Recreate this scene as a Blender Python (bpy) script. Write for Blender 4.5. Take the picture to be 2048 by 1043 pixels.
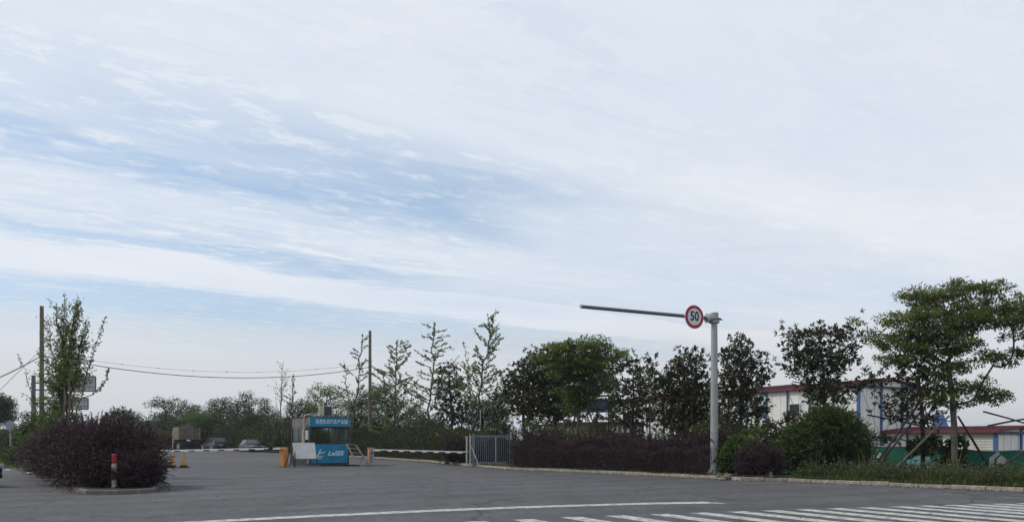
import bpy, bmesh, math, random
import numpy as np
from mathutils import Vector, Matrix

scene = bpy.context.scene
for o in list(bpy.data.objects):
    bpy.data.objects.remove(o)
R = math.radians
EYE, HZ, FOC = 1.5, 877.0, 1480.0        # eye height, horizon row and focal length used to survey the photo

# ------------------------------------------------------------------ camera
cam_d = bpy.data.cameras.new('camera')
cam = bpy.data.objects.new('camera', cam_d)
scene.collection.objects.link(cam)
cam.location = (0, 0, EYE)
cam.rotation_euler = (R(90), 0, 0)
cam_d.sensor_width = 36
cam_d.lens = 36 * FOC / 2048
cam_d.shift_y = (HZ - 521.5) / 2048
cam_d.clip_end = 6000
scene.camera = cam

# ------------------------------------------------------------------ world
SUN_AZ, SUN_EL = -78, 42        # azimuth clockwise from +Y (the view direction)
world = bpy.data.worlds.new('World')
scene.world = world
world.use_nodes = True
nt = world.node_tree
nt.nodes.clear()


class NT:
    """tiny helper to write node graphs"""
    def __init__(s, tree): s.t = tree
    def n(s, kind, **kw):
        nd = s.t.nodes.new(kind)
        for k, v in kw.items(): setattr(nd, k, v)
        return nd
    def put(s, sock, v):
        if isinstance(v, bpy.types.NodeSocket): s.t.links.new(v, sock)
        elif v is not None: sock.default_value = v
    def m(s, op, a, b=None, c=None, clamp=False):
        nd = s.n('ShaderNodeMath', operation=op, use_clamp=clamp)
        s.put(nd.inputs[0], a); s.put(nd.inputs[1], b)
        if c is not None: s.put(nd.inputs[2], c)
        return nd.outputs[0]
    def mix(s, f, a, b, blend='MIX'):
        nd = s.n('ShaderNodeMix', data_type='RGBA', blend_type=blend)
        s.put(nd.inputs[0], f); s.put(nd.inputs[6], a); s.put(nd.inputs[7], b)
        return nd.outputs[2]
    def ramp(s, f, stops, interp='LINEAR'):
        nd = s.n('ShaderNodeValToRGB')
        cr = nd.color_ramp; cr.interpolation = interp
        while len(cr.elements) < len(stops): cr.elements.new(0.5)
        for e, (p, c) in zip(cr.elements, stops):
            e.position = p
            e.color = (c, c, c, 1) if not isinstance(c, tuple) else (*c[:3], 1)
        s.put(nd.inputs[0], f)
        return nd.outputs[0]
    def noise(s, vec, scale, detail=4, rough=0.55, dist=0.0):
        nd = s.n('ShaderNodeTexNoise')
        s.put(nd.inputs['Vector'], vec); nd.inputs['Scale'].default_value = scale
        nd.inputs['Detail'].default_value = detail; nd.inputs['Roughness'].default_value = rough
        nd.inputs['Distortion'].default_value = dist
        return nd.outputs['Fac']
    def comb(s, x, y, z=0.0):
        nd = s.n('ShaderNodeCombineXYZ'); s.put(nd.inputs[0], x); s.put(nd.inputs[1], y); s.put(nd.inputs[2], z)
        return nd.outputs[0]
    def sep(s, v):
        nd = s.n('ShaderNodeSeparateXYZ'); s.put(nd.inputs[0], v); return nd.outputs


def lin(r, g, b):
    f = lambda c: (c / 255 / 12.92) if c / 255 <= 0.04045 else ((c / 255 + 0.055) / 1.055) ** 2.4
    return (f(r), f(g), f(b), 1.0)


w = NT(nt)
sky = w.n('ShaderNodeTexSky', sky_type='NISHITA', sun_disc=False)
sky.sun_elevation = R(SUN_EL); sky.sun_rotation = R(SUN_AZ)
sky.air_density = 1.0; sky.dust_density = 1.2; sky.ozone_density = 1.6
d3 = w.sep(w.n('ShaderNodeTexCoord').outputs['Generated'])
zc = w.m('MAXIMUM', d3[2], 0.035)
cx = w.m('DIVIDE', d3[0], zc); cy = w.m('DIVIDE', d3[1], zc)      # point on a flat cloud layer
tt = w.m('ADD', w.m('MULTIPLY', cx, 0.83), w.m('MULTIPLY', cy, 0.56))     # along the streaks
ss = w.m('ADD', w.m('MULTIPLY', cx, -0.56), w.m('MULTIPLY', cy, 0.83))    # across the streaks
wide = w.noise(w.comb(w.m('MULTIPLY', tt, 0.35), w.m('MULTIPLY', ss, 0.9), 3.1), 1.0, 5, 0.6, 0.4)
fine = w.noise(w.comb(w.m('MULTIPLY', tt, 0.9), w.m('MULTIPLY', ss, 3.4), 7.7), 1.6, 8, 0.66, 0.7)
puff = w.noise(w.comb(w.m('MULTIPLY', tt, 2.2), w.m('MULTIPLY', ss, 4.0), 1.3), 2.2, 9, 0.7, 0.3)
s2 = w.m('ADD', ss, w.m('ADD', w.m('MULTIPLY', w.m('SUBTRACT', wide, 0.5), 1.9), w.m('MULTIPLY', w.m('SUBTRACT', fine, 0.5), 0.7)))
#            across-streak cover, 0 = open blue, 1 = white cloud          (s / 10)
cover = w.ramp(w.m('MULTIPLY', s2, 0.1), [(0.0, 0.97), (0.20, 0.95), (0.245, 0.66), (0.275, 0.12), (0.305, 0.5), (0.325, 0.85),
               (0.37, 0.88), (0.395, 0.20), (0.425, 0.28), (0.45, 1.0), (0.53, 1.0), (0.56, 0.2), (0.62, 0.08), (0.72, 0.3), (0.9, 0.55)])
# the streaks melt into an even veil towards the right and above
veil_r = w.ramp(w.m('MULTIPLY', w.m('ADD', tt, w.m('MULTIPLY', w.m('SUBTRACT', wide, 0.5), 1.6)), 0.2), [(0.22, 0.0), (0.50, 0.8)], 'EASE')
veil_r = w.m('MULTIPLY', veil_r, w.ramp(w.m('MULTIPLY', ss, 0.1), [(0.40, 1.0), (0.62, 0.25)]))
cover = w.m('MAXIMUM', cover, veil_r)
cover = w.m('ADD', cover, w.m('MULTIPLY', w.m('SUBTRACT', fine, 0.5), w.m('SUBTRACT', 0.62, w.m('MULTIPLY', veil_r, 0.5))), clamp=True)
cover = w.m('ADD', cover, w.m('MULTIPLY', w.ramp(puff, [(0.52, 0.0), (0.68, 0.65)]), w.m('SUBTRACT', 1.0, veil_r)), clamp=True)
blue = w.mix(0.5, w.mix(1.0, sky.outputs[0], (1.25, 1.2, 1.15, 1), 'MULTIPLY'), (3.7, 5.5, 7.7, 1))
soft = w.noise(w.comb(w.m('MULTIPLY', tt, 0.5), w.m('MULTIPLY', ss, 0.9), 9.0), 0.8, 4, 0.5)
white = w.mix(w.ramp(soft, [(0.3, 0.0), (0.7, 1.0)]), (6.6, 7.2, 8.2, 1), (8.0, 8.25, 8.6, 1))
col = w.mix(w.m('MULTIPLY', cover, 0.92), blue, white)
hz_f = w.ramp(d3[2], [(0.0, 1.0), (0.07, 0.9), (0.12, 0.5), (0.17, 0.0)], 'EASE')
col = w.mix(hz_f, col, (6.6, 6.6, 6.7, 1))
bg = w.n('ShaderNodeBackground'); w.put(bg.inputs[0], col); bg.inputs[1].default_value = 0.11
wo = w.n('ShaderNodeOutputWorld'); nt.links.new(bg.outputs[0], wo.inputs[0])

# ------------------------------------------------------------------ sun
sd = bpy.data.lights.new('sun', 'SUN')
sun = bpy.data.objects.new('sun', sd); scene.collection.objects.link(sun)
sd.energy = 2.2; sd.angle = R(10); sd.color = (1.0, 0.94, 0.85)
to_sun = Vector((math.sin(R(SUN_AZ)) * math.cos(R(SUN_EL)), math.cos(R(SUN_AZ)) * math.cos(R(SUN_EL)), math.sin(R(SUN_EL))))
sun.rotation_euler = to_sun.to_track_quat('Z', 'Y').to_euler()

scene.view_settings.view_transform = 'Standard'
scene.view_settings.look = 'None'
scene.view_settings.exposure = 0.0
scene.view_settings.gamma = 1.0
scene.view_settings.use_curve_mapping = False
scene.render.engine = 'CYCLES'
scene.cycles.use_denoising = True
scene.cycles.denoiser = 'OPENIMAGEDENOISE'
scene.cycles.max_bounces = 5
scene.cycles.diffuse_bounces = 2
scene.cycles.glossy_bounces = 2
scene.cycles.transmission_bounces = 3
scene.cycles.transparent_max_bounces = 12
scene.cycles.caustics_reflective = False
scene.cycles.caustics_refractive = False
scene.cycles.sample_clamp_indirect = 4

rng = np.random.default_rng(11)
random.seed(11)


# ================================================================== materials
def mat(name, color, rough=0.7, metal=0.0, spec=0.3, var=0.12, scale=3.0, bump=0.0, bscale=40.0, dirt=None, dirt_amt=0.0, dscale=1.5, stretch=(1, 1, 1)):
    m = bpy.data.materials.new(name); m.use_nodes = True
    t = NT(m.node_tree); bs = m.node_tree.nodes['Principled BSDF']
    tc = t.n('ShaderNodeTexCoord').outputs['Object']
    mp = t.n('ShaderNodeMapping'); mp.inputs['Scale'].default_value = stretch; t.put(mp.inputs[0], tc); v = mp.outputs[0]
    c = (*color[:3], 1)
    nz = t.noise(v, scale, 6, 0.6)
    dark = tuple(x * (1 - var * 1.6) for x in color[:3]) + (1,); lite = tuple(min(1, x * (1 + var)) for x in color[:3]) + (1,)
    out = t.mix(t.ramp(nz, [(0.3, 0.0), (0.7, 1.0)]), dark, lite)
    if dirt is not None:
        dn = t.noise(v, dscale, 8, 0.7, 0.3)
        out = t.mix(t.m('MULTIPLY', t.ramp(dn, [(0.45, 0.0), (0.68, 1.0)]), dirt_amt), out, (*dirt[:3], 1))
    t.put(bs.inputs['Base Color'], out)
    bs.inputs['Roughness'].default_value = rough
    bs.inputs['Metallic'].default_value = metal
    bs.inputs['Specular IOR Level'].default_value = spec
    if bump:
        b = t.n('ShaderNodeBump'); b.inputs['Strength'].default_value = bump; b.inputs['Distance'].default_value = 0.02
        t.put(b.inputs['Height'], t.noise(v, bscale, 4, 0.6)); t.put(bs.inputs['Normal'], b.outputs[0])
    return m


def leaf_mat(name, c0, c1, c2=None, trans=0.3, rough=0.5, spec=0.35):
    """leaf colours vary by a stored random value per leaf (tint) and a clump value that follows the lumps in shrubs and hedges"""
    m = bpy.data.materials.new(name); m.use_nodes = True
    t = NT(m.node_tree); bs = m.node_tree.nodes['Principled BSDF']; out = m.node_tree.nodes['Material Output']
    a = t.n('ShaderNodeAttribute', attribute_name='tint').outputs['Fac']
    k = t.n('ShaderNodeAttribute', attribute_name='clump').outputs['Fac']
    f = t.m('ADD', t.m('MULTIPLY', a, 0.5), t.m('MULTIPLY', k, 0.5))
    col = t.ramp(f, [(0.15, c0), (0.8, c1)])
    if c2 is not None:
        col = t.mix(t.ramp(a, [(0.86, 0.0), (0.93, 0.8)]), col, (*c2[:3], 1))
    t.put(bs.inputs['Base Color'], col)
    bs.inputs['Roughness'].default_value = rough; bs.inputs['Specular IOR Level'].default_value = spec
    tr = t.n('ShaderNodeBsdfTranslucent'); t.put(tr.inputs[0], t.mix(1.0, col, (1.2, 1.3, 0.7, 1), 'MULTIPLY'))
    mx = t.n('ShaderNodeMixShader'); mx.inputs[0].default_value = trans
    m.node_tree.links.new(bs.outputs[0], mx.inputs[1]); m.node_tree.links.new(tr.outputs[0], mx.inputs[2])
    m.node_tree.links.new(mx.outputs[0], out.inputs[0])
    return m


def asphalt_mat(name, base=(0.088, 0.088, 0.094)):
    m = bpy.data.materials.new(name); m.use_nodes = True
    t = NT(m.node_tree); bs = m.node_tree.nodes['Principled BSDF']
    v = t.n('ShaderNodeTexCoord').outputs['Object']
    big = t.noise(v, 0.12, 5, 0.6, 0.5); mid = t.noise(v, 0.9, 6, 0.65); grit = t.noise(v, 38, 3, 0.7)
    x = t.sep(v)
    streak = t.noise(t.comb(t.m('MULTIPLY', x[0], 0.9), t.m('MULTIPLY', x[1], 0.18)), 1.0, 5, 0.6, 0.6)
    c = t.mix(t.ramp(big, [(0.35, 0.0), (0.68, 1.0)]), tuple(b * 0.80 for b in base) + (1,), tuple(b * 1.2 for b in base) + (1,))
    c = t.mix(t.m('MULTIPLY', t.ramp(mid, [(0.4, 0.0), (0.75, 1.0)]), 0.35), c, tuple(b * 1.5 for b in base) + (1,))
    c = t.mix(t.m('MULTIPLY', t.ramp(streak, [(0.5, 0.0), (0.7, 1.0)]), 0.4), c, tuple(b * 0.62 for b in base) + (1,))
    c = t.mix(0.7, c, t.ramp(grit, [(0.28, 0.35), (0.55, 0.95), (0.78, 1.6)]), 'MULTIPLY')
    mot = t.noise(t.comb(t.m('MULTIPLY', x[0], 1.6), t.m('MULTIPLY', x[1], 0.8)), 2.6, 6, 0.75)
    c = t.mix(0.75, c, t.ramp(mot, [(0.3, 0.62), (0.5, 1.0), (0.7, 1.35)]), 'MULTIPLY')
    # tyre-polished and dusty arcs sweeping through the entrance
    wv = t.n('ShaderNodeTexWave', wave_type='BANDS', bands_direction='X', wave_profile='SIN')
    wp = t.n('ShaderNodeMapping'); wp.inputs['Rotation'].default_value = (0, 0, R(62)); t.put(wp.inputs[0], v); t.put(wv.inputs['Vector'], wp.outputs[0])
    wv.inputs['Scale'].default_value = 0.16; wv.inputs['Distortion'].default_value = 5.0; wv.inputs['Detail'].default_value = 3; wv.inputs['Detail Scale'].default_value = 0.5
    c = t.mix(0.5, c, t.ramp(wv.outputs['Fac'], [(0.0, 0.82), (0.5, 1.02), (1.0, 1.16)]), 'MULTIPLY')
    # cracks and sealed joints
    wn = t.n('ShaderNodeTexNoise'); t.put(wn.inputs['Vector'], v); wn.inputs['Scale'].default_value = 0.8; wn.inputs['Detail'].default_value = 6
    va = t.n('ShaderNodeVectorMath', operation='ADD'); vm = t.n('ShaderNodeVectorMath', operation='SCALE'); t.put(vm.inputs[0], wn.outputs['Color']); vm.inputs['Scale'].default_value = 1.8
    t.put(va.inputs[0], v); t.put(va.inputs[1], vm.outputs[0])
    vo = t.n('ShaderNodeTexVoronoi', feature='DISTANCE_TO_EDGE'); t.put(vo.inputs['Vector'], va.outputs[0]); vo.inputs['Scale'].default_value = 0.16
    crack = t.ramp(vo.outputs['Distance'], [(0.0, 1.0), (0.006, 0.6), (0.012, 0.0)])
    c = t.mix(t.m('MULTIPLY', crack, t.ramp(big, [(0.38, 0.0), (0.5, 0.9)])), c, tuple(b * 0.4 for b in base) + (1,))
    # old oil drips
    vs_ = t.n('ShaderNodeTexVoronoi'); t.put(vs_.inputs['Vector'], v); vs_.inputs['Scale'].default_value = 0.55
    drip = t.m('MULTIPLY', t.ramp(vs_.outputs['Distance'], [(0.05, 1.0), (0.16, 0.0)]), t.ramp(t.noise(v, 0.5, 2), [(0.5, 0.0), (0.6, 0.55)]))
    c = t.mix(drip, c, tuple(b * 0.45 for b in base) + (1,))
    t.put(bs.inputs['Base Color'], c)
    bs.inputs['Roughness'].default_value = 0.86; bs.inputs['Specular IOR Level'].default_value = 0.25
    b = t.n('ShaderNodeBump'); b.inputs['Strength'].default_value = 0.5; b.inputs['Distance'].default_value = 0.01
    t.put(b.inputs['Height'], grit); t.put(bs.inputs['Normal'], b.outputs[0])
    return m


def paint_mat(name):
    """white road paint worn through to the asphalt in specks"""
    m = bpy.data.materials.new(name); m.use_nodes = True
    t = NT(m.node_tree); bs = m.node_tree.nodes['Principled BSDF']
    v = t.n('ShaderNodeTexCoord').outputs['Object']
    wear = t.noise(v, 5.0, 9, 0.72); sp = t.noise(v, 45, 3, 0.7)
    f = t.ramp(t.m('ADD', t.m('MULTIPLY', wear, 0.72), t.m('MULTIPLY', sp, 0.28)), [(0.44, 0.0), (0.51, 0.7), (0.6, 1.0)])
    c = t.mix(f, (0.19, 0.19, 0.19, 1), t.mix(wear, (0.36, 0.355, 0.335, 1), (0.62, 0.61, 0.58, 1)))
    t.put(bs.inputs['Base Color'], c); bs.inputs['Roughness'].default_value = 0.7
    return m


def glass_mat(name, tint=(0.84, 0.9, 0.87), refl=0.5):
    m = bpy.data.materials.new(name); m.use_nodes = True
    t = NT(m.node_tree); out = m.node_tree.nodes['Material Output']
    tr = t.n('ShaderNodeBsdfTransparent'); tr.inputs[0].default_value = (*tint, 1)
    gl = t.n('ShaderNodeBsdfGlossy'); gl.inputs['Roughness'].default_value = 0.05; gl.inputs[0].default_value = (0.8, 0.85, 0.85, 1)
    mx = t.n('ShaderNodeMixShader'); lw = t.n('ShaderNodeLayerWeight'); lw.inputs[0].default_value = 0.25
    t.put(mx.inputs[0], t.m('ADD', t.m('MULTIPLY', lw.outputs['Fresnel'], 0.7), refl * 0.35, clamp=True))
    m.node_tree.links.new(tr.outputs[0], mx.inputs[1]); m.node_tree.links.new(gl.outputs[0], mx.inputs[2])
    m.node_tree.links.new(mx.outputs[0], out.inputs[0])
    return m


M = dict(
    asphalt=asphalt_mat('asphalt'),
    far_asphalt=asphalt_mat('far_asphalt', (0.14, 0.145, 0.15)),
    paint=paint_mat('road_paint'),
    soil=mat('soil', (0.075, 0.068, 0.045), 0.95, var=0.35, scale=1.5, bump=0.6, bscale=14, dirt=(0.05, 0.07, 0.022), dirt_amt=0.9, dscale=0.6),
    kerb=mat('kerb_concrete', (0.36, 0.32, 0.265), 0.9, var=0.2, scale=2.5, bump=0.3, dirt=(0.13, 0.115, 0.09), dirt_amt=0.65, dscale=4),
    kerb_grey=mat('kerb_grey', (0.15, 0.15, 0.145), 0.9, var=0.2, scale=3, bump=0.4, dirt=(0.07, 0.065, 0.06), dirt_amt=0.6, dscale=5),
    concrete=mat('pole_concrete', (0.15, 0.128, 0.108), 0.9, var=0.15, scale=2, stretch=(1, 1, 0.2)),
    galv=mat('galvanised_steel', (0.34, 0.355, 0.36), 0.5, 0.35, 0.4, var=0.10, scale=5, stretch=(1, 1, 0.25), dirt=(0.24, 0.24, 0.23), dirt_amt=0.3, dscale=3),
    galv_dark=mat('dull_steel', (0.13, 0.14, 0.15), 0.6, 0.2, 0.4, var=0.15, scale=5),
    bark=mat('bark', (0.16, 0.135, 0.105), 0.95, var=0.3, scale=6, bump=0.5, bscale=30, stretch=(1, 1, 0.3)),
    bark_mid=mat('bark_mid', (0.105, 0.092, 0.078), 0.95, var=0.35, scale=5, bump=0.5, bscale=30, stretch=(1, 1, 0.4)),
    bark_dark=mat('bark_dark', (0.075, 0.065, 0.055), 0.95, var=0.3, scale=6, stretch=(1, 1, 0.3)),
    twig=mat('twig', (0.014, 0.012, 0.012), 0.95, var=0.3),  # for shoots, and near-black for the painted shade inside bushes and hedges
    stake=mat('stake_wood', (0.10, 0.09, 0.072), 0.9, var=0.3, scale=4, stretch=(1, 1, 0.2)),
    stake_dark=mat('stake_dark', (0.05, 0.045, 0.043), 0.9, var=0.3, scale=4),
    white_wall=mat('white_panel', (0.72, 0.725, 0.70), 0.6, var=0.05, scale=1.2, dirt=(0.42, 0.40, 0.35), dirt_amt=0.4, dscale=0.8, stretch=(1, 1, 0.35)),
    seam=mat('panel_seam', (0.30, 0.30, 0.29), 0.7),
    blue_steel=mat('blue_steel', (0.04, 0.115, 0.27), 0.5, var=0.15, scale=3),
    navy_steel=mat('navy_steel', (0.025, 0.05, 0.11), 0.5, var=0.15),
    red_roof=mat('red_roof', (0.13, 0.028, 0.038), 0.7, var=0.25, scale=2, dirt=(0.10, 0.05, 0.05), dirt_amt=0.5),
    dark_roof=mat('dark_roof', (0.05, 0.02, 0.024), 0.8, var=0.2),
    island_soil=mat('island_soil', (0.045, 0.038, 0.03), 0.95, var=0.35, scale=2, bump=0.6),
    dark_glass=mat('dark_glass', (0.02, 0.022, 0.026), 0.12, 0.0, 0.6, var=0.3, scale=1),
    frame_white=mat('frame_white', (0.6, 0.62, 0.62), 0.5),
    shutter=mat('shutter', (0.50, 0.485, 0.45), 0.6, var=0.08, dirt=(0.3, 0.26, 0.2), dirt_amt=0.5, dscale=1.2),
    fence_green=mat('fence_green', (0.012, 0.125, 0.085), 0.6, var=0.22, scale=1.3, dirt=(0.03, 0.10, 0.07), dirt_amt=0.5, dscale=2.5),
    white_print=mat('white_print', (0.5, 0.53, 0.5), 0.7, var=0.15, dirt=(0.2, 0.3, 0.26), dirt_amt=0.6, dscale=9),
    cyan_print=mat('cyan_print', (0.12, 0.36, 0.44), 0.7, var=0.25, dirt=(0.4, 0.48, 0.5), dirt_amt=0.8, dscale=5),
    orange=mat('orange_paint', (0.62, 0.27, 0.10), 0.6, var=0.12, scale=4, dirt=(0.30, 0.17, 0.09), dirt_amt=0.6, dscale=5),
    cone_orange=mat('cone_orange', (0.58, 0.28, 0.07), 0.6, var=0.2, scale=8, dirt=(0.40, 0.26, 0.12), dirt_amt=0.7, dscale=7),
    cone_yellow=mat('cone_yellow', (0.48, 0.30, 0.06), 0.6, var=0.2, scale=8, dirt=(0.36, 0.27, 0.14), dirt_amt=0.7, dscale=7),
    black=mat('black_rubber', (0.018, 0.018, 0.02), 0.85),
    grey_box=mat('grey_paint', (0.30, 0.30, 0.31), 0.6, var=0.08, dirt=(0.2, 0.19, 0.18), dirt_amt=0.4),
    white=mat('white_paint', (0.78, 0.79, 0.78), 0.5, var=0.06, dirt=(0.4, 0.39, 0.36), dirt_amt=0.4, dscale=4),
    red=mat('red_paint', (0.27, 0.02, 0.03), 0.5, var=0.15, dirt=(0.2, 0.04, 0.04), dirt_amt=0.4),
    darkred=mat('dark_red', (0.09, 0.02, 0.025), 0.7, var=0.3),
    sign_red=mat('sign_red', (0.34, 0.02, 0.05), 0.45, var=0.06),
    sign_white=mat('sign_white', (0.62, 0.66, 0.67), 0.45, var=0.04),
    sign_black=mat('sign_black', (0.01, 0.011, 0.013), 0.5),
    booth_blue=mat('booth_blue', (0.014, 0.235, 0.40), 0.5, var=0.15, scale=2, dirt=(0.03, 0.12, 0.19), dirt_amt=0.7, dscale=2.2, stretch=(1, 1, .5)),
    booth_blue_edge=mat('booth_blue_edge', (0.05, 0.28, 0.52), 0.5),
    booth_grey=mat('booth_grey', (0.16, 0.155, 0.145), 0.6, var=0.12, scale=2, dirt=(0.10, 0.09, 0.08), dirt_amt=0.5),
    booth_dark=mat('booth_dark', (0.05, 0.05, 0.065), 0.5, var=0.15),
    booth_glass=glass_mat('booth_glass'),
    curtain=mat('curtain', (0.5, 0.54, 0.51), 0.8, var=0.2),
    curtain_dark=mat('curtain_dark', (0.035, 0.037, 0.04), 0.8, var=0.2),
    letter=mat('lettering', (0.62, 0.70, 0.75), 0.5, var=0.05),
    board=mat('whiteboard', (0.74, 0.76, 0.76), 0.6, var=0.05, scale=1, dirt=(0.36, 0.37, 0.36), dirt_amt=0.4),
    cream=mat('cream_plastic', (0.50, 0.45, 0.37), 0.6, var=0.1, dirt=(0.3, 0.23, 0.15), dirt_amt=0.6, dscale=3),
    yellowed=mat('yellowed_plastic', (0.50, 0.37, 0.13), 0.6, var=0.1),
    gate_steel=mat('gate_steel', (0.17, 0.19, 0.225), 0.5, 0.2, 0.4, var=0.15, scale=4),
    pale_steel=mat('pale_steel', (0.40, 0.39, 0.38), 0.6, 0.1, var=0.12, scale=4),
    car_dark=mat('car_dark_paint', (0.012, 0.013, 0.022), 0.32, 0.0, 0.6, var=0.1),
    car_grey=mat('car_grey_paint', (0.02, 0.021, 0.028), 0.32, 0.3, 0.6, var=0.1),
    car_glass=mat('car_glass', (0.025, 0.03, 0.032), 0.08, 0.0, 0.9, var=0.1),
    car_trim=mat('car_trim', (0.012, 0.012, 0.013), 0.6),
    lamp=mat('lamp_lens', (0.5, 0.52, 0.55), 0.15, 0.2, 0.8, var=0.05),
    tail=mat('tail_lens', (0.16, 0.012, 0.012), 0.25, 0.0, 0.6, var=0.05),
    plate=mat('plate_blue', (0.03, 0.06, 0.25), 0.5),
    chrome=mat('bright_metal', (0.5, 0.5, 0.52), 0.25, 0.9),
    truck_side_lit=mat('truck_tan_lit', (0.46, 0.37, 0.27), 0.8, var=0.25, scale=2, dirt=(0.13, 0.10, 0.07), dirt_amt=0.7, dscale=2.5),  # sunlight on the truck's side walls is put into this lighter tan
    truck_rear=mat('truck_brown', (0.14, 0.12, 0.10), 0.85, var=0.25, scale=2, dirt=(0.07, 0.06, 0.05), dirt_amt=0.6, dscale=2.5),
    chassis=mat('chassis', (0.02, 0.02, 0.022), 0.8),
    cable=mat('cable', (0.03, 0.03, 0.035), 0.7),
    sign_back=mat('sign_back', (0.46, 0.48, 0.48), 0.6, 0.1, var=0.08, scale=1.5, dirt=(0.2, 0.21, 0.2), dirt_amt=0.4),
    sign_blue=mat('sign_blue', (0.22, 0.30, 0.36), 0.5, var=0.1),
    stone=mat('stone', (0.17, 0.155, 0.135), 0.95, var=0.3, scale=6, bump=0.6),
    litter=mat('litter_white', (0.62, 0.64, 0.62), 0.8, var=0.05),
    hill=mat('hill', (0.035, 0.06, 0.035), 0.95, var=0.25, scale=0.02),
    pv=mat('blue_panel', (0.02, 0.06, 0.22), 0.3, 0.0, 0.5, var=0.1),
    tarp=mat('blue_tarp', (0.03, 0.08, 0.25), 0.6, var=0.15),
)
L = dict(
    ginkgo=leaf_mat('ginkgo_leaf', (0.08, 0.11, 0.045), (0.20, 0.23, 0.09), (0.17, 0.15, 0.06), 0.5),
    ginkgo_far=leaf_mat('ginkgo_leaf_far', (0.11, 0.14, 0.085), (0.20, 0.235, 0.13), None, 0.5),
    magnolia=leaf_mat('magnolia_leaf', (0.018, 0.028, 0.014), (0.062, 0.070, 0.030), (0.16, 0.12, 0.07), 0.14, 0.40, 0.4),  # third tone: brown leaves, brightened to put leaf glints into the colour
    golden=leaf_mat('golden_rain_leaf', (0.032, 0.058, 0.014), (0.15, 0.19, 0.042), (0.17, 0.14, 0.05), 0.38),
    camphor=leaf_mat('camphor_leaf', (0.035, 0.06, 0.018), (0.085, 0.12, 0.03), None, 0.3),
    bright=leaf_mat('bright_leaf', (0.05, 0.09, 0.025), (0.11, 0.17, 0.045), None, 0.35),
    shrubby=leaf_mat('shrub_leaf', (0.04, 0.06, 0.016), (0.12, 0.145, 0.04), (0.14, 0.10, 0.05), 0.35),
    dark=leaf_mat('dark_leaf', (0.022, 0.036, 0.018), (0.05, 0.07, 0.03), None, 0.2),
    hedge=leaf_mat('hedge_leaf', (0.022, 0.036, 0.012), (0.07, 0.085, 0.027), (0.09, 0.07, 0.035), 0.25),
    purple=leaf_mat('loropetalum_leaf', (0.019, 0.010, 0.015), (0.068, 0.034, 0.048), (0.09, 0.062, 0.068), 0.16, 0.5, 0.3),
    russet=leaf_mat('russet_leaf', (0.07, 0.06, 0.03), (0.12, 0.085, 0.045), None, 0.3),
    grass=leaf_mat('grass_blade', (0.04, 0.06, 0.018), (0.10, 0.125, 0.04), (0.16, 0.14, 0.07), 0.3),
    weed=leaf_mat('weed_blade', (0.03, 0.05, 0.016), (0.085, 0.105, 0.035), (0.14, 0.11, 0.06), 0.3),
)


# ================================================================== helpers
def G(px, py, z=0.0):
    """ground point (height z) surveyed at photo pixel px,py"""
    d = FOC * (EYE - z) / (py - HZ)
    return Vector(((px - 1024) * d / FOC, d, z))


def P(px, py, d):
    return Vector(((px - 1024) * d / FOC, d, EYE - (py - HZ) * d / FOC))


def X(px, d): return (px - 1024) * d / FOC
def Zt(py, d): return EYE - (py - HZ) * d / FOC


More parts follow.
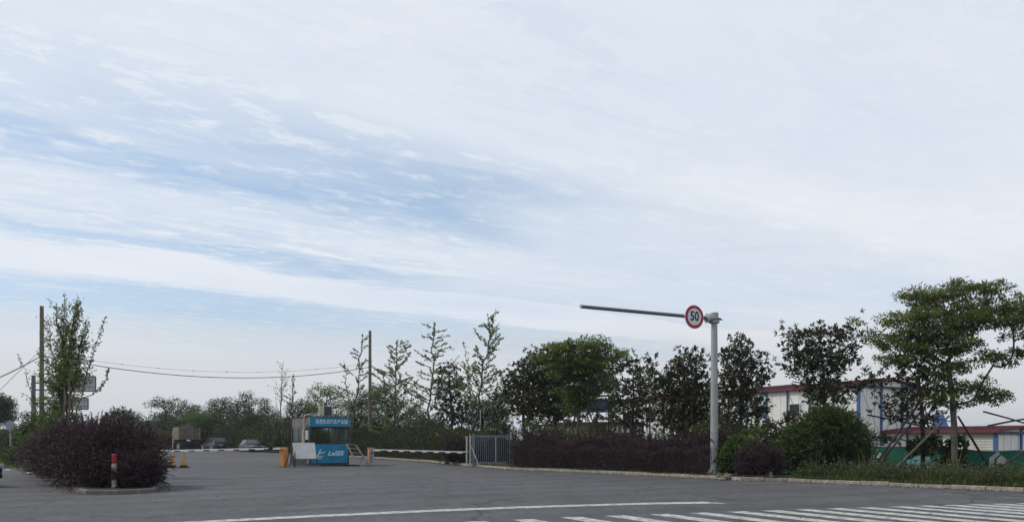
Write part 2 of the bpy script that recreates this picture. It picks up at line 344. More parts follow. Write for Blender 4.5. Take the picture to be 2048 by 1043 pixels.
class MB:
    def __init__(s, T=None): s.v = []; s.f = []; s.mi = []; s.cur = 0; s.T = T or Matrix()
    def add(s, vs, fs):
        b = len(s.v); s.v += [s.T @ Vector(v) for v in vs]; s.f += [[b + i for i in f] for f in fs]; s.mi += [s.cur] * len(fs); return s
    def box(s, c, sz, rz=0.0, taper=1.0):
        hx, hy, hz = sz[0] / 2, sz[1] / 2, sz[2] / 2; q = Matrix.Rotation(rz, 3, 'Z'); c = Vector(c); vs = []
        for z, k in ((-hz, 1), (hz, taper)):
            for x, y in ((-hx, -hy), (hx, -hy), (hx, hy), (-hx, hy)): vs.append(c + q @ Vector((x * k, y * k, z)))
        return s.add(vs, [(3, 2, 1, 0), (4, 5, 6, 7), (0, 1, 5, 4), (1, 2, 6, 5), (2, 3, 7, 6), (3, 0, 4, 7)])
    def bar(s, a, b, wd, ht=None):
        """box beam from a to b"""
        a, b = Vector(a), Vector(b); ht = ht or wd; d = (b - a).normalized()
        u = d.cross(Vector((0, 0, 1))); u = Vector((1, 0, 0)) if u.length < 1e-3 else u.normalized(); n = u.cross(d)
        vs = [p + u * sx * wd / 2 + n * sy * ht / 2 for p in (a, b) for sx, sy in ((-1, -1), (1, -1), (1, 1), (-1, 1))]
        return s.add(vs, [(3, 2, 1, 0), (4, 5, 6, 7), (0, 1, 5, 4), (1, 2, 6, 5), (2, 3, 7, 6), (3, 0, 4, 7)])
    def tube(s, pts, rad, n=8, cap=True):
        pts = [Vector(p) for p in pts]; rad = [rad] * len(pts) if not hasattr(rad, '__len__') else rad
        vs, fs = [], []; u = None
        for i, p in enumerate(pts):
            d = (pts[min(i + 1, len(pts) - 1)] - pts[max(i - 1, 0)]).normalized()
            if u is None or abs(u.dot(d)) > 0.95:
                u = d.cross(Vector((0.13, 0.2, 1))); u = d.cross(Vector((1, 0, 0))) if u.length < 0.1 else u
            u = (u - d * u.dot(d)).normalized(); wv = d.cross(u)
            for k in range(n):
                a = 2 * math.pi * k / n; vs.append(p + (u * math.cos(a) + wv * math.sin(a)) * rad[i])
        for i in range(len(pts) - 1):
            for k in range(n):
                k2 = (k + 1) % n; fs.append((i * n + k, i * n + k2, (i + 1) * n + k2, (i + 1) * n + k))
        if cap: fs.append(tuple(range(n))[::-1]); fs.append(tuple((len(pts) - 1) * n + k for k in range(n)))
        return s.add(vs, fs)
    def disc(s, c, axis, r, th, n=28):
        c, axis = Vector(c), Vector(axis).normalized(); return s.tube([c, c + axis * th], r, n)
    def prism(s, poly, axis, th):
        """polygon of 3D points extruded along axis by th"""
        poly = [Vector(p) for p in poly]; a = Vector(axis) * th; n = len(poly)
        return s.add(poly + [p + a for p in poly], [tuple(range(n))[::-1], tuple(range(n, 2 * n))] + [(i, (i + 1) % n, n + (i + 1) % n, n + i) for i in range(n)])
    def loft(s, secs, cap=True):
        n = len(secs[0]); vs = [v for sc in secs for v in sc]
        fs = [(i * n + k, i * n + (k + 1) % n, (i + 1) * n + (k + 1) % n, (i + 1) * n + k) for i in range(len(secs) - 1) for k in range(n)]
        if cap: fs += [tuple(range(n))[::-1], tuple(range((len(secs) - 1) * n, len(secs) * n))]
        return s.add(vs, fs)
    def build(s, name, m, parent=None, smooth=False, bevel=0.0):
        me = bpy.data.meshes.new(name); me.from_pydata([tuple(v) for v in s.v], [], s.f)
        ms = m if isinstance(m, (list, tuple)) else [m]
        for x in ms: me.materials.append(x)
        if len(ms) > 1:
            for p, i in zip(me.polygons, s.mi): p.material_index = i
        bm = bmesh.new(); bm.from_mesh(me); bmesh.ops.recalc_face_normals(bm, faces=bm.faces)
        if bevel: bmesh.ops.bevel(bm, geom=[e for e in bm.edges if len(e.link_faces) == 2 and e.calc_face_angle(0) > 0.5], offset=bevel, segments=2, affect='EDGES', profile=0.6)
        bm.to_mesh(me); bm.free()
        if smooth:
            for p in me.polygons: p.use_smooth = True
            me.set_sharp_from_angle(angle=R(40))
        return link(name, me, parent)


def link(name, me, parent=None):
    o = bpy.data.objects.new(name, me); scene.collection.objects.link(o)
    if parent is not None: o.parent = parent
    return o


def tag(o, label=None, cat=None, group=None, kind=None):
    if label: o['label'] = label
    if cat: o['category'] = cat
    if group: o['group'] = group
    if kind: o['kind'] = kind
    return o


def thing(name, label, cat, loc=(0, 0, 0), rz=0.0, group=None):
    o = bpy.data.objects.new(name, None); scene.collection.objects.link(o)
    o.location = loc; o.rotation_euler = (0, 0, rz); o.empty_display_size = 0.3
    return tag(o, label, cat, group)


def copy_tree(o, parent=None):
    c = o.copy(); scene.collection.objects.link(c); c.parent = parent
    for ch in [x for x in scene.objects if x.parent == o]: copy_tree(ch, c)
    return c


# ---- leaves -------------------------------------------------------
def unit(a): return a / np.maximum(np.linalg.norm(a, axis=-1, keepdims=True), 1e-9)


class Leaves:
    def __init__(s): s.p = []; s.d = []; s.l = []; s.w = []; s.k = []
    def add(s, p, d, l, wd, k):
        n = len(p)
        s.p.append(p); s.d.append(unit(d)); s.l.append(np.broadcast_to(l, n).astype(float)); s.w.append(np.broadcast_to(wd, n).astype(float)); s.k.append(np.broadcast_to(k, n).astype(float))
    def count(s): return sum(len(x) for x in s.p)
    def build(s, name, m, parent=None):
        p = np.concatenate(s.p); d = np.concatenate(s.d); l = np.concatenate(s.l)[:, None]; wd = np.concatenate(s.w)[:, None]; k = np.concatenate(s.k)
        n = len(p); r = unit(rng.normal(size=(n, 3)) + np.array([0, 0, 0.9])); sd_ = unit(np.cross(d, r)); up = np.cross(sd_, d)
        mid = p + d * l * 0.45
        v = np.stack([p, mid + sd_ * wd * 0.5 + up * wd * 0.12, p + d * l - up * l * 0.06, mid - sd_ * wd * 0.5 + up * wd * 0.12], 1).reshape(-1, 3)
        me = bpy.data.meshes.new(name)
        me.vertices.add(4 * n); me.vertices.foreach_set('co', v.astype(np.float32).ravel())
        me.loops.add(4 * n); me.loops.foreach_set('vertex_index', np.arange(4 * n, dtype=np.int32))
        me.polygons.add(n); me.polygons.foreach_set('loop_start', np.arange(0, 4 * n, 4, dtype=np.int32))
        me.update(calc_edges=True)
        a = me.attributes.new('tint', 'FLOAT', 'FACE'); a.data.foreach_set('value', rng.random(n).astype(np.float32))
        a = me.attributes.new('clump', 'FLOAT', 'FACE'); a.data.foreach_set('value', k.astype(np.float32))
        me.materials.append(m)
        return link(name, me, parent)


def rosettes(lv, pos, outdir, k, n=9, l=0.16, wd=0.06, spread=1.1):
    """n leaves radiating from each twig end (magnolia-like)"""
    m = len(pos); pp = np.repeat(pos, n, 0); dd = np.repeat(unit(outdir), n, 0)
    d = unit(dd * 0.75 + rng.normal(size=(m * n, 3)) * 0.55 * spread)
    pp = pp + rng.normal(size=pp.shape) * 0.03
    lv.add(pp, d, l * rng.uniform(0.7, 1.2, m * n), wd * rng.uniform(0.8, 1.2, m * n), np.repeat(k, n))


def puffs(lv, c, rad, n, l, wd, k, droop=0.0, tilt=0.4):
    """n leaves in an ellipsoid of radii rad round c, pointing outwards"""
    q = unit(rng.normal(size=(n, 3))) * (rng.random((n, 1)) ** 0.45)
    p = np.asarray(c) + q * np.asarray(rad)
    d = unit(q + rng.normal(size=(n, 3)) * 0.8 + np.array([0, 0, -droop]))
    lv.add(p, d, l * rng.uniform(0.65, 1.3, n), wd * rng.uniform(0.75, 1.25, n), k)


class Skel:
    """a branching skeleton: trunk first, then a limb to every clump from the cheapest node already there"""
    def __init__(s, trunk):
        s.p = [np.array(trunk[0], float)]; s.par = [-1]; s.path = [0.0]
        for q in trunk[1:]:
            a = s.p[-1]; q = np.array(q, float); k = max(1, int(np.linalg.norm(q - a) / 0.35)); st = a.copy()
            for i in range(1, k + 1): s._n(st + (q - st) * i / k, len(s.p) - 1)
        s.nt = len(s.p); s.tip = []
    def _n(s, q, par): s.p.append(q); s.par.append(par); s.path.append(s.path[par] + np.linalg.norm(q - s.p[par])); return len(s.p) - 1
    def reach(s, c, low=0.3, lift=0.16):
        A = np.array(s.p); v = c - A; dist = np.linalg.norm(v, axis=1) + 1e-6
        cost = dist * (1 + 1.6 * np.maximum(0, -v[:, 2] / dist + 0.1)) + 0.22 * np.array(s.path)
        cost[: max(1, int(s.nt * low))] += 50
        j = int(np.argmin(cost)); a = A[j]; L_ = dist[j]
        ctrl = a + (c - a) * 0.5 + np.array([0, 0, -lift * L_ if c[2] < a[2] + 0.5 * L_ else lift * 0.2 * L_]) + rng.normal(size=3) * 0.07 * L_
        k = max(2, int(L_ / 0.3)); pr = j
        for i in range(1, k + 1):
            t = i / k; q = (1 - t) ** 2 * a + 2 * t * (1 - t) * ctrl + t * t * c
            pr = s._n(q + (rng.normal(size=3) * 0.02 if i < k else 0), pr)
        s.tip.append(pr)
    def mesh(s, r0, rt, name, m, parent, sides=6):
        n = len(s.p); cnt = np.zeros(n)
        for t in s.tip: cnt[t] += 1
        for i in range(n - 1, 0, -1): cnt[s.par[i]] += cnt[i]
        tot = max(cnt[0], 1); rad = rt + (r0 - rt) * (cnt / tot) ** 0.62
        rad[:s.nt] = np.maximum(rad[:s.nt], r0 * (1 - 0.75 * np.arange(s.nt) / s.nt))
        kids = [[] for _ in range(n)]
        for i in range(1, n): kids[s.par[i]].append(i)
        mb = MB(); used = [False] * n
        for st in range(n):
            for c in kids[st]:
                if used[c]: continue
                chain = [st, c]; used[c] = True
                while kids[chain[-1]]:
                    nx = max(kids[chain[-1]], key=lambda q: cnt[q])
                    if used[nx]: break
                    used[nx] = True; chain.append(nx)
                rr = [float(rad[q]) for q in chain]; rr[0] = min(rr[0], rr[1] * 1.25) if st else rr[0] * 1.25
                mb.tube([s.p[q] for q in chain], rr, sides if rr[0] > 0.04 else 4, cap=False)
        return mb.build(name, m, parent, smooth=True)


def scatter_in(ells, n, mind, shell=0.35):
    """n points in a union of ellipsoids (cx,cy,cz,rx,ry,rz), at least mind apart"""
    vol = np.array([e[3] * e[4] * e[5] for e in ells]) ** 0.8; vol /= vol.sum(); out = []; tries = 0
    while len(out) < n and tries < n * 40:
        tries += 1; e = ells[rng.choice(len(ells), p=vol)]
        q = unit(rng.normal(size=3)) * (shell + (1 - shell) * rng.random()) ** 0.6
        c = np.array(e[:3]) + q * np.array(e[3:])
        if all(np.linalg.norm(c - o) > mind for o in out): out.append(c)
    return out


def tree(name, label, loc, trunk, ells, n_clump, mind, style, leafm, barkm, r0=0.09, rt=0.012, group=None, leaf=(0.16, 0.06), per=5, crad=0.35, low=0.3, cat='tree'):
    """trunk and ells are in metres relative to loc"""
    t = thing(name, label, cat, loc, 0, group)
    sk = Skel(trunk); cs = scatter_in(ells, n_clump, mind)
    ax = np.array(trunk[-1], float)
    cs.sort(key=lambda c: np.linalg.norm(c[:2] - ax[:2]) + 0.4 * abs(c[2] - ax[2]))
    lv = Leaves(); ctr = np.mean(cs, 0)
    for c in cs:
        sk.reach(c, low)
        k = rng.random(); out = unit(c - ctr + np.array([0, 0, 0.6]))
        if style == 'rosette':
            sz = rng.uniform(0.5, 1.25)
            m = max(3, int(per * 2.3 * sz)); pos = c + rng.normal(size=(m, 3)) * crad * 0.95 * sz * np.array([1, 1, 0.8])
            rosettes(lv, pos, np.tile(out, (m, 1)) + rng.normal(size=(m, 3)) * 0.4, np.full(m, k), 9, *leaf)
        elif style == 'layer':
            sz = rng.uniform(0.6, 1.2)
            puffs(lv, c, (crad * 1.3 * sz, crad * 1.3 * sz, crad * 0.6 * sz), int(per * sz * sz) + 12, leaf[0], leaf[1], k, 0.5)
            for _ in range(3):
                c2 = c + np.append(rng.normal(size=2) * crad * 1.1, rng.normal() * crad * 0.3)
                puffs(lv, c2, (crad * 0.5, crad * 0.5, crad * 0.2), int(per * 0.22), leaf[0], leaf[1], k, 0.6)
        else:
            sz = rng.uniform(0.55, 1.3)
            puffs(lv, c, np.array([crad, crad, crad * 0.8]) * sz, int(per * 1.9 * sz * sz) + 8, leaf[0], leaf[1], k, 0.2)
    sk.mesh(r0, rt, 'trunk', barkm, t)
    lv.build('crown', leafm, t)
    return t


def ginkgo(label, loc, stems, leafm, barkm, dens=1.0, leaf=0.075, group='slender ginkgo trees'):
    """stems: list of dict(base,top,r,branches,reach,low,up,leafy)"""
    t = thing('ginkgo_tree', label, 'tree', loc, 0, group)
    mb = MB(); lv = Leaves()
    for s in stems:
        b = np.array(s['base'], float); tp = np.array(s['top'], float); H = np.linalg.norm(tp - b)
        bow = np.array([rng.normal() * 0.02 * H, rng.normal() * 0.02 * H, 0])
        N = 14; line = [b + (tp - b) * u + bow * math.sin(math.pi * u) + rng.normal(size=3) * 0.008 * H * (0 < i < N) for i, u in enumerate(np.linspace(0, 1, N + 1))]
        mb.tube(line, [s['r'] * (1 - 0.86 * i / N) for i in range(N + 1)], 7)
        nb = s['branches']; low = s.get('low', 0.25); leafy = s.get('leafy', 1.0); side = s.get('side')
        twigs = []
        for i in range(nb):
            u = low + (0.97 - low) * (i + rng.random()) / nb; q = b + (tp - b) * u + bow * math.sin(math.pi * u)
            a = rng.uniform(0, 2 * math.pi)
            if side is not None and rng.random() < 0.7: a = side + rng.normal() * 0.7
            ln = s['reach'] * (1 - ((u - low) / (1 - low)) ** 1.2 * 0.75) * rng.uniform(0.5, 1.15)
            up = s.get('up', 0.9) * rng.uniform(0.6, 1.4)
            hd = np.array([math.cos(a), math.sin(a), 0]); pts = [q]; dirn = unit(hd + np.array([0, 0, up * 0.6])); k = max(4, int(ln / 0.2))
            for j in range(k):
                dirn = unit(dirn + np.array([0, 0, up * 0.06]) + rng.normal(size=3) * 0.06); pts.append(pts[-1] + dirn * ln / k)
            mb.tube(pts, [max(0.006, s['r'] * 0.3 * (1 - u * 0.5) * (1 - 0.85 * j / k)) for j in range(k + 1)], 4, cap=False)
            twigs.append((pts, leafy, 0.18))
            if ln > 0.8:
                for _ in range(2):
                    j = rng.integers(1, len(pts) - 1); d2 = unit(unit(pts[j] - pts[j - 1]) + rng.normal(size=3) * 0.5 + np.array([0, 0, 0.2])); l2 = ln * rng.uniform(0.25, 0.45)
                    p2 = [pts[j] + d2 * l2 * w_ for w_ in (0, 0.35, 0.7, 1)]
                    mb.tube(p2, [0.008, 0.006, 0.005, 0.004], 3, cap=False); twigs.append((p2, leafy, 0.0))
        twigs.append((line[int(N * 0.55):], leafy * 1.2, 0.0))
        for pts, lf, st in twigs:
            A = np.array(pts); seg = np.linalg.norm(np.diff(A, axis=0), axis=1); cum = np.append(0, np.cumsum(seg)); tot = cum[-1]
            m = int(tot / 0.05 * lf * dens * 0.66)
            if m < 1: continue
            u = tot * (st + (1 - st) * rng.random(m) ** 0.85); pos = np.stack([np.interp(u, cum, A[:, c]) for c in range(3)], 1) + rng.normal(size=(m, 3)) * s.get('jit', .035)
            k = rng.random(m); nn = 5
            pp = np.repeat(pos, nn, 0); dd = unit(rng.normal(size=(m * nn, 3)) + np.array([0, 0, 0.5]))
            lv.add(pp, dd, leaf * rng.uniform(0.6, 1.3, m * nn), leaf * 0.85 * rng.uniform(0.7, 1.2, m * nn), np.repeat(k, nn))
    mb.build('trunk', barkm, t, smooth=True)
    lv.build('crown', leafm, t)
    return t


def shrub(name, label, cat, loc, ells, leafm, dens=420, leaf=(0.06, 0.03), shoots=60, shoot_len=0.35, core=0.8, group=None, layered=False, rough=0.16):
    """bush of overlapping ellipsoids: lumpy leaf shell, leafy shoots, near-black core painting the shade inside"""
    t = thing(name, label, cat, loc, 0, group); lv = Leaves(); mb = MB()
    for (cx_, cy_, cz_, rx, ry, rz) in ells:
        area = 4 * math.pi * ((rx * ry) ** 1.6 / 3 + (rx * rz) ** 1.6 / 3 + (ry * rz) ** 1.6 / 3) ** (1 / 1.6)
        n = int(area * dens * 0.8); q = unit(rng.normal(size=(n, 3))); q = q[q[:, 2] > -0.75]; n = len(q)
        ph = rng.uniform(0, 6, 6)
        lump = 1 + rough * (np.sin(q[:, 0] * 5 + ph[0]) * np.sin(q[:, 1] * 5 + ph[1]) + 0.8 * np.sin(q[:, 2] * 7 + ph[2]) * np.sin(q[:, 0] * 9 + ph[3])) + (rough * 0.7) * np.sin(q[:, 0] * 17 + ph[4]) * np.sin(q[:, 2] * 15 + ph[5])
        dep = 1 - 0.28 * rng.random(n) ** 1.6
        p = np.array([cx_, cy_, cz_]) + q * np.array([rx, ry, rz]) * (lump * dep)[:, None]
        p[:, 2] = np.maximum(p[:, 2], 0.03 + 0.1 * rng.random(n))
        d = unit(q * 0.8 + rng.normal(size=(n, 3)) * (0.55 if not layered else 0.4) + np.array([0, 0, 0.25 if not layered else -0.25]))
        k = np.clip((lump - 1) / (rough * 3 + 1e-6) + 0.5 + rng.normal(size=n) * 0.12, 0, 1)  # tone follows the lumps: hollows darker, bulges lighter
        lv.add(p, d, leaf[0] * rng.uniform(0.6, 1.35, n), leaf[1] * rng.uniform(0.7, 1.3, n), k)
        for i in range(int(shoots)):
            q1 = unit(rng.normal(size=3) + np.array([0, 0, 0.7])); p0 = np.array([cx_, cy_, cz_]) + q1 * np.array([rx, ry, rz]) * 0.85
            if p0[2] < 0.05: continue
            dr = unit(q1 + rng.normal(size=3) * 0.35 + np.array([0, 0, 0.45])); ln = shoot_len * rng.uniform(0.4, 1.4)
            pts = [p0 + dr * ln * u + np.array([0, 0, -0.12 * ln * u * u]) for u in (0, 0.5, 1.0)]
            mb.tube(pts, [0.008, 0.006, 0.004], 3, cap=False)
            m = int(ln / leaf[0] * 5); u = rng.random(m); pos = np.array(pts[0]) + dr * (ln * u)[:, None] + np.array([0, 0, -0.12 * ln]) * (u * u)[:, None]
            lv.add(pos, unit(dr + rng.normal(size=(m, 3)) * 0.8), leaf[0] * rng.uniform(0.6, 1.1, m), leaf[1] * rng.uniform(0.7, 1.1, m), rng.random(m))
        # solid core: the shade inside the bush put into a near-black body
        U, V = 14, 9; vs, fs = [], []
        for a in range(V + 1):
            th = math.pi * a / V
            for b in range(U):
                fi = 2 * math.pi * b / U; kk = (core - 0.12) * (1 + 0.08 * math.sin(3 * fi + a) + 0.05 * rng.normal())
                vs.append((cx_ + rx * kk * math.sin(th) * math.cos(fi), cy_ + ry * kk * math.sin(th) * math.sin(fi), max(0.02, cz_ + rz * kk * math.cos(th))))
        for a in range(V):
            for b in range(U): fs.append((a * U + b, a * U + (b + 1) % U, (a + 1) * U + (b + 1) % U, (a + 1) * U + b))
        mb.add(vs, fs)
    lv.build('foliage', leafm, t); tag(mb.build('branches', M['twig'], t), kind='stuff')  # mesh joins the real shoots with the shade-coloured core
    return t


def hedge(name, label, path, depth, h, leafm, dens=330, leaf=(0.07, 0.035), shoots=6, shoot_len=0.3, group=None, wob=0.18, z0=0.1):
    """hedge along a ground polyline (front face on the path, body behind it on the +normal side)"""
    t = thing(name, label, 'hedge', (0, 0, 0), 0, group); lv = Leaves(); mb = MB()
    A = np.array([p[:2] for p in path], float); seg = np.linalg.norm(np.diff(A, axis=0), axis=1); cum = np.append(0, np.cumsum(seg)); tot = cum[-1]
    hh = h if hasattr(h, '__len__') else [h] * len(path)
    def at(u): return np.stack([np.interp(u, cum, A[:, 0]), np.interp(u, cum, A[:, 1])], 1)
    def nrm(u):
        e = 0.3; v = at(np.clip(u + e, 0, tot)) - at(np.clip(u - e, 0, tot)); v = unit(v); n = np.stack([-v[:, 1], v[:, 0]], 1); return n
    ph = rng.uniform(0, 6, 8)
    def top(u): return np.interp(u, cum, hh) * (1 + wob * 0.5 * (np.sin(u * 1.1 + ph[0]) + np.sin(u * 2.7 + ph[1]) * 0.6 + np.sin(u * 0.43 + ph[2])) * 0.6)
    def surf(n, inset=0.0):
        u = rng.random(n) * tot; H = top(u); a = rng.random(n); per = (H * 1.0 + depth)
        s_ = a * (2 * H.mean() + depth) ; front = s_ < H.mean(); topm = (~front) & (s_ < H.mean() + depth)
        # rounded box profile: angle parameter
        th = np.where(front, rng.random(n) * 0.5, np.where(topm, 0.5 + rng.random(n) * 0.35, 0.85 + rng.random(n) * 0.15)) * math.pi
        cy_ = -np.cos(th); cz_ = np.sin(th); ex = 0.62
        py = np.sign(cy_) * np.abs(cy_) ** ex; pz = np.abs(cz_) ** ex
        low = front & (rng.random(n) < 0.7); pz = np.where(low, rng.random(n) * 0.98, pz); py = np.where(low, -(1 - pz ** (1 / ex)) ** ex, py)
        lump = 1 + wob * 0.45 * np.sin(u * 3.1 + ph[3] + pz * 3) * np.sin(pz * 5 + u * 1.7 + ph[4]) + wob * 0.3 * np.sin(u * 7.3 + pz * 8 + ph[5])
        off = depth / 2 + py * depth / 2 * lump * (1 - inset); z = z0 + H * pz * (0.9 + 0.1 * lump) * (1 - inset)
        return u, off, z, py, pz, lump
    n = int(tot * (2 * np.mean(hh) + depth) * dens)
    u, off, z, py, pz, lump = surf(n); N = nrm(u); B = at(u); dep = rng.random(n) ** 1.5 * 0.38
    off = off + np.where(py < 0, dep, -dep); p = np.stack([B[:, 0] + N[:, 0] * off, B[:, 1] + N[:, 1] * off, z - dep * 0.5 * pz], 1)
    outv = np.stack([N[:, 0] * py, N[:, 1] * py, pz * 0.9], 1)
    k = np.clip((lump - 1) / (wob * 1.5) + 0.5 + rng.normal(size=n) * 0.15, 0, 1)  # tone follows the hedge lumps, darker where the surface dips
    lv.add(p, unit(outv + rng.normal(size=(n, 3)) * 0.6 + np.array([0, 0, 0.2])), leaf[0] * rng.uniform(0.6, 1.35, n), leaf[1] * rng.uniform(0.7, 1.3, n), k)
    ns = int(tot * shoots)
    u, off, z, py, pz, lump = surf(ns); N = nrm(u); B = at(u)
    for i in range(ns):
        p0 = np.array([B[i, 0] + N[i, 0] * off[i], B[i, 1] + N[i, 1] * off[i], z[i]]); dr = unit(np.array([N[i, 0] * py[i] * 0.7, N[i, 1] * py[i] * 0.7, 0.3 + pz[i]]) + rng.normal(size=3) * 0.3)
        ln = shoot_len * rng.uniform(0.3, 1.4); m = int(ln / leaf[0] * 5) + 2; w_ = rng.random(m)
        mb.tube([p0, p0 + dr * ln], [0.007, 0.004], 3, cap=False)
        lv.add(p0 + dr * (ln * w_)[:, None], unit(dr + rng.normal(size=(m, 3)) * 0.8), leaf[0] * rng.uniform(0.6, 1.1, m), leaf[1], rng.random(m))
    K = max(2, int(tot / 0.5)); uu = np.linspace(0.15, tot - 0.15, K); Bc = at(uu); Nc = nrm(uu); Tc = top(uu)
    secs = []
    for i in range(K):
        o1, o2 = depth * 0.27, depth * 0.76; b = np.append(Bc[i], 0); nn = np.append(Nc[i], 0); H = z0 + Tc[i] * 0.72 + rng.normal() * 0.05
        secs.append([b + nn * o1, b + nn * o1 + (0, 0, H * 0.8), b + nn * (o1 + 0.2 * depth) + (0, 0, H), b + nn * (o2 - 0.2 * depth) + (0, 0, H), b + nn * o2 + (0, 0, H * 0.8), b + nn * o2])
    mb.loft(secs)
    lv.build('foliage', leafm, t); tag(mb.build('branches', M['twig'], t), kind='stuff')  # shoots plus a solid near-black core that paints the hedge's inner shade
    return t


def grass(name, label, pts_fn, n, hgt, m, wid=0.012, lean=0.35, seg_big=0.0):
    """pts_fn(n) -> (n,3) roots; blades as long thin leaves"""
    p = pts_fn(n); n = len(p); lv = Leaves()
    d = unit(np.stack([rng.normal(size=n) * lean, rng.normal(size=n) * lean, np.ones(n)], 1))
    cl = 0.5 + 0.5 * np.sin(p[:, 0] * 2.1) * np.sin(p[:, 1] * 1.7 + 1)
    tuft = 0.5 + 0.5 * np.sin(p[:, 0] * 5.3 + 2 * np.sin(p[:, 1] * 2.2)) * np.sin(p[:, 1] * 4.1 + 2 * np.sin(p[:, 0] * 1.3))
    hs = hgt * rng.uniform(0.3, 1.15, n) * (0.45 + 0.45 * cl + 0.4 * tuft)
    lv.add(p, d, hs, wid * rng.uniform(0.7, 1.6, n), np.clip(cl + rng.normal(size=n) * 0.2, 0, 1))
    o = lv.build(name, m); return tag(o, label, 'grass', None, 'stuff')


def text_mesh(txt, size, ext=0.006, shear=0.0, bold=0.0, sx=1.0, space=1.0):
    cu = bpy.data.curves.new('txt', 'FONT'); cu.body = txt; cu.size = size; cu.extrude = ext; cu.shear = shear; cu.offset = bold
    cu.align_x = 'CENTER'; cu.align_y = 'CENTER'; cu.space_character = space; cu.resolution_u = 3
    o = bpy.data.objects.new('txt', cu); scene.collection.objects.link(o); bpy.context.view_layer.update()
    me = bpy.data.meshes.new_from_object(o.evaluated_get(bpy.context.evaluated_depsgraph_get()))
    bpy.data.objects.remove(o); bpy.data.curves.remove(cu)
    for v in me.vertices: v.co.x *= sx
    me.materials.clear(); return me


def put_text(name, me, m, parent, loc, rx=R(90), rz=0.0):
    me.materials.append(m); o = link(name, me, parent); o.location = loc; o.rotation_euler = (rx, 0, rz); return o


# ================================================================== ground, road, kerbs
KERB = [Vector((-66, 118, 0)), Vector((-52, 110, 0)), Vector((-36, 95, 0)), Vector((-24, 78, 0)), G(750, 916), G(850, 922.5), G(935, 931), G(1015, 938),
        G(1200, 945.5), G(1420, 956), G(1482, 960.5), G(1575, 962), G(1720, 968.5), G(1900, 976), G(2048, 983), Vector((17.0, 18.4, 0)), Vector((21.5, 14.5, 0)), Vector((30, 9, 0))]


def resample(pts, step):
    out = [pts[0].copy()]; 
    for a, b in zip(pts, pts[1:]):
        k = max(1, round((b - a).length / step))
        for i in range(1, k + 1): out.append(a.lerp(b, i / k))
    return out


def offset_path(pts, o):
    out = []
    for i, p in enumerate(pts):
        d = (pts[min(i + 1, len(pts) - 1)] - pts[max(i - 1, 0)]).normalized()
        out.append(p + Vector((-d.y, d.x, 0)) * o)
    return out


KA = np.array([[p.x, p.y] for p in KERB])


def kerb_off(px_, py_):
    """signed distance behind the kerb line (positive on the planted side)"""
    P_ = np.stack([px_, py_], -1); best = np.full(px_.shape, 1e9); sg = np.zeros(px_.shape)
    for a, b in zip(KA[:-1], KA[1:]):
        ab = b - a; t = np.clip(((P_ - a) @ ab) / (ab @ ab), 0, 1); c = a + t[..., None] * ab; dd = np.linalg.norm(P_ - c, axis=-1)
        s_ = ab[0] * (P_[..., 1] - a[1]) - ab[1] * (P_[..., 0] - a[0])
        m_ = dd < best; best = np.where(m_, dd, best); sg = np.where(m_, np.sign(s_), sg)
    return best * sg


def spaced(lo, hi, flo, fhi, st):
    a = list(np.arange(flo, fhi + st / 2, st)); x = flo; g = st
    while x > lo: g *= 1.35; x -= g; a.insert(0, max(x, lo))
    x = fhi; g = st
    while x < hi: g *= 1.35; x += g; a.append(min(x, hi))
    return np.array(a)


gx = spaced(-4000, 4000, -70, 60, 2.0); gy = spaced(-300, 5000, -20, 130, 2.0)
GX, GY = np.meshgrid(gx, gy)
off = kerb_off(GX, GY)
drop = np.clip((off - 2.5) / 5.0, 0, 1); drop = drop * drop * (3 - 2 * drop)
GZ = -0.08 - 0.75 * drop
me = bpy.data.meshes.new('ground'); nx, ny = len(gx), len(gy)
me.from_pydata(np.stack([GX, GY, GZ], -1).reshape(-1, 3).tolist(), [], [(j * nx + i, j * nx + i + 1, (j + 1) * nx + i + 1, (j + 1) * nx + i) for j in range(ny - 1) for i in range(nx - 1)])
me.materials.append(M['soil']); tag(link('ground', me), kind='structure')


def site_z(o): t_ = min(1, max(0, (o - 4.5) / 4.0)); return 0.10 - 0.8 * t_ * t_ * (3 - 2 * t_)


# planted verge behind the kerb, dropping to the works site
kp = resample(KERB, 1.5); mb = MB(); offs = [0.11, 2.0, 4.5, 5.5, 6.5, 7.5, 8.5, 12]
rows = [offset_path(kp, o) for o in offs]; vs = []
for i in range(len(kp)):
    for r_, o in zip(rows, offs):
        p = r_[i].copy(); p.z = site_z(o) + (random.uniform(-0.02, 0.03) if o > 0.2 else 0); vs.append(p)
n = len(offs)
mb.add(vs, [(i * n + k, i * n + k + 1, (i + 1) * n + k + 1, (i + 1) * n + k) for i in range(len(kp) - 1) for k in range(n - 1)])
tag(mb.build('verge', M['soil']), kind='structure')

# asphalt lot and road junction
poly = [(p.x, p.y) for p in KERB] + [(30, -15), (-62, -15), (-62, 37), (-24.5, 38.5), (-38, 66), (-56, 100), (-70, 112)]
bm = bmesh.new(); vv = [bm.verts.new((x, y, 0)) for x, y in poly]; bm.faces.new(vv); bmesh.ops.triangulate(bm, faces=bm.faces)
me = bpy.data.meshes.new('road'); bm.to_mesh(me); bm.free(); me.materials.append(M['asphalt'])
if me.polygons[0].normal.z < 0: me.flip_normals()
tag(link('road', me), kind='structure')
mb = MB(); mb.add([(-140, 80, 0.02), (-44, 70, 0.02), (-50, 84, 0.02), (-140, 96, 0.02)], [(0, 1, 2, 3)])
tag(mb.build('side_road', M['far_asphalt']), kind='structure')

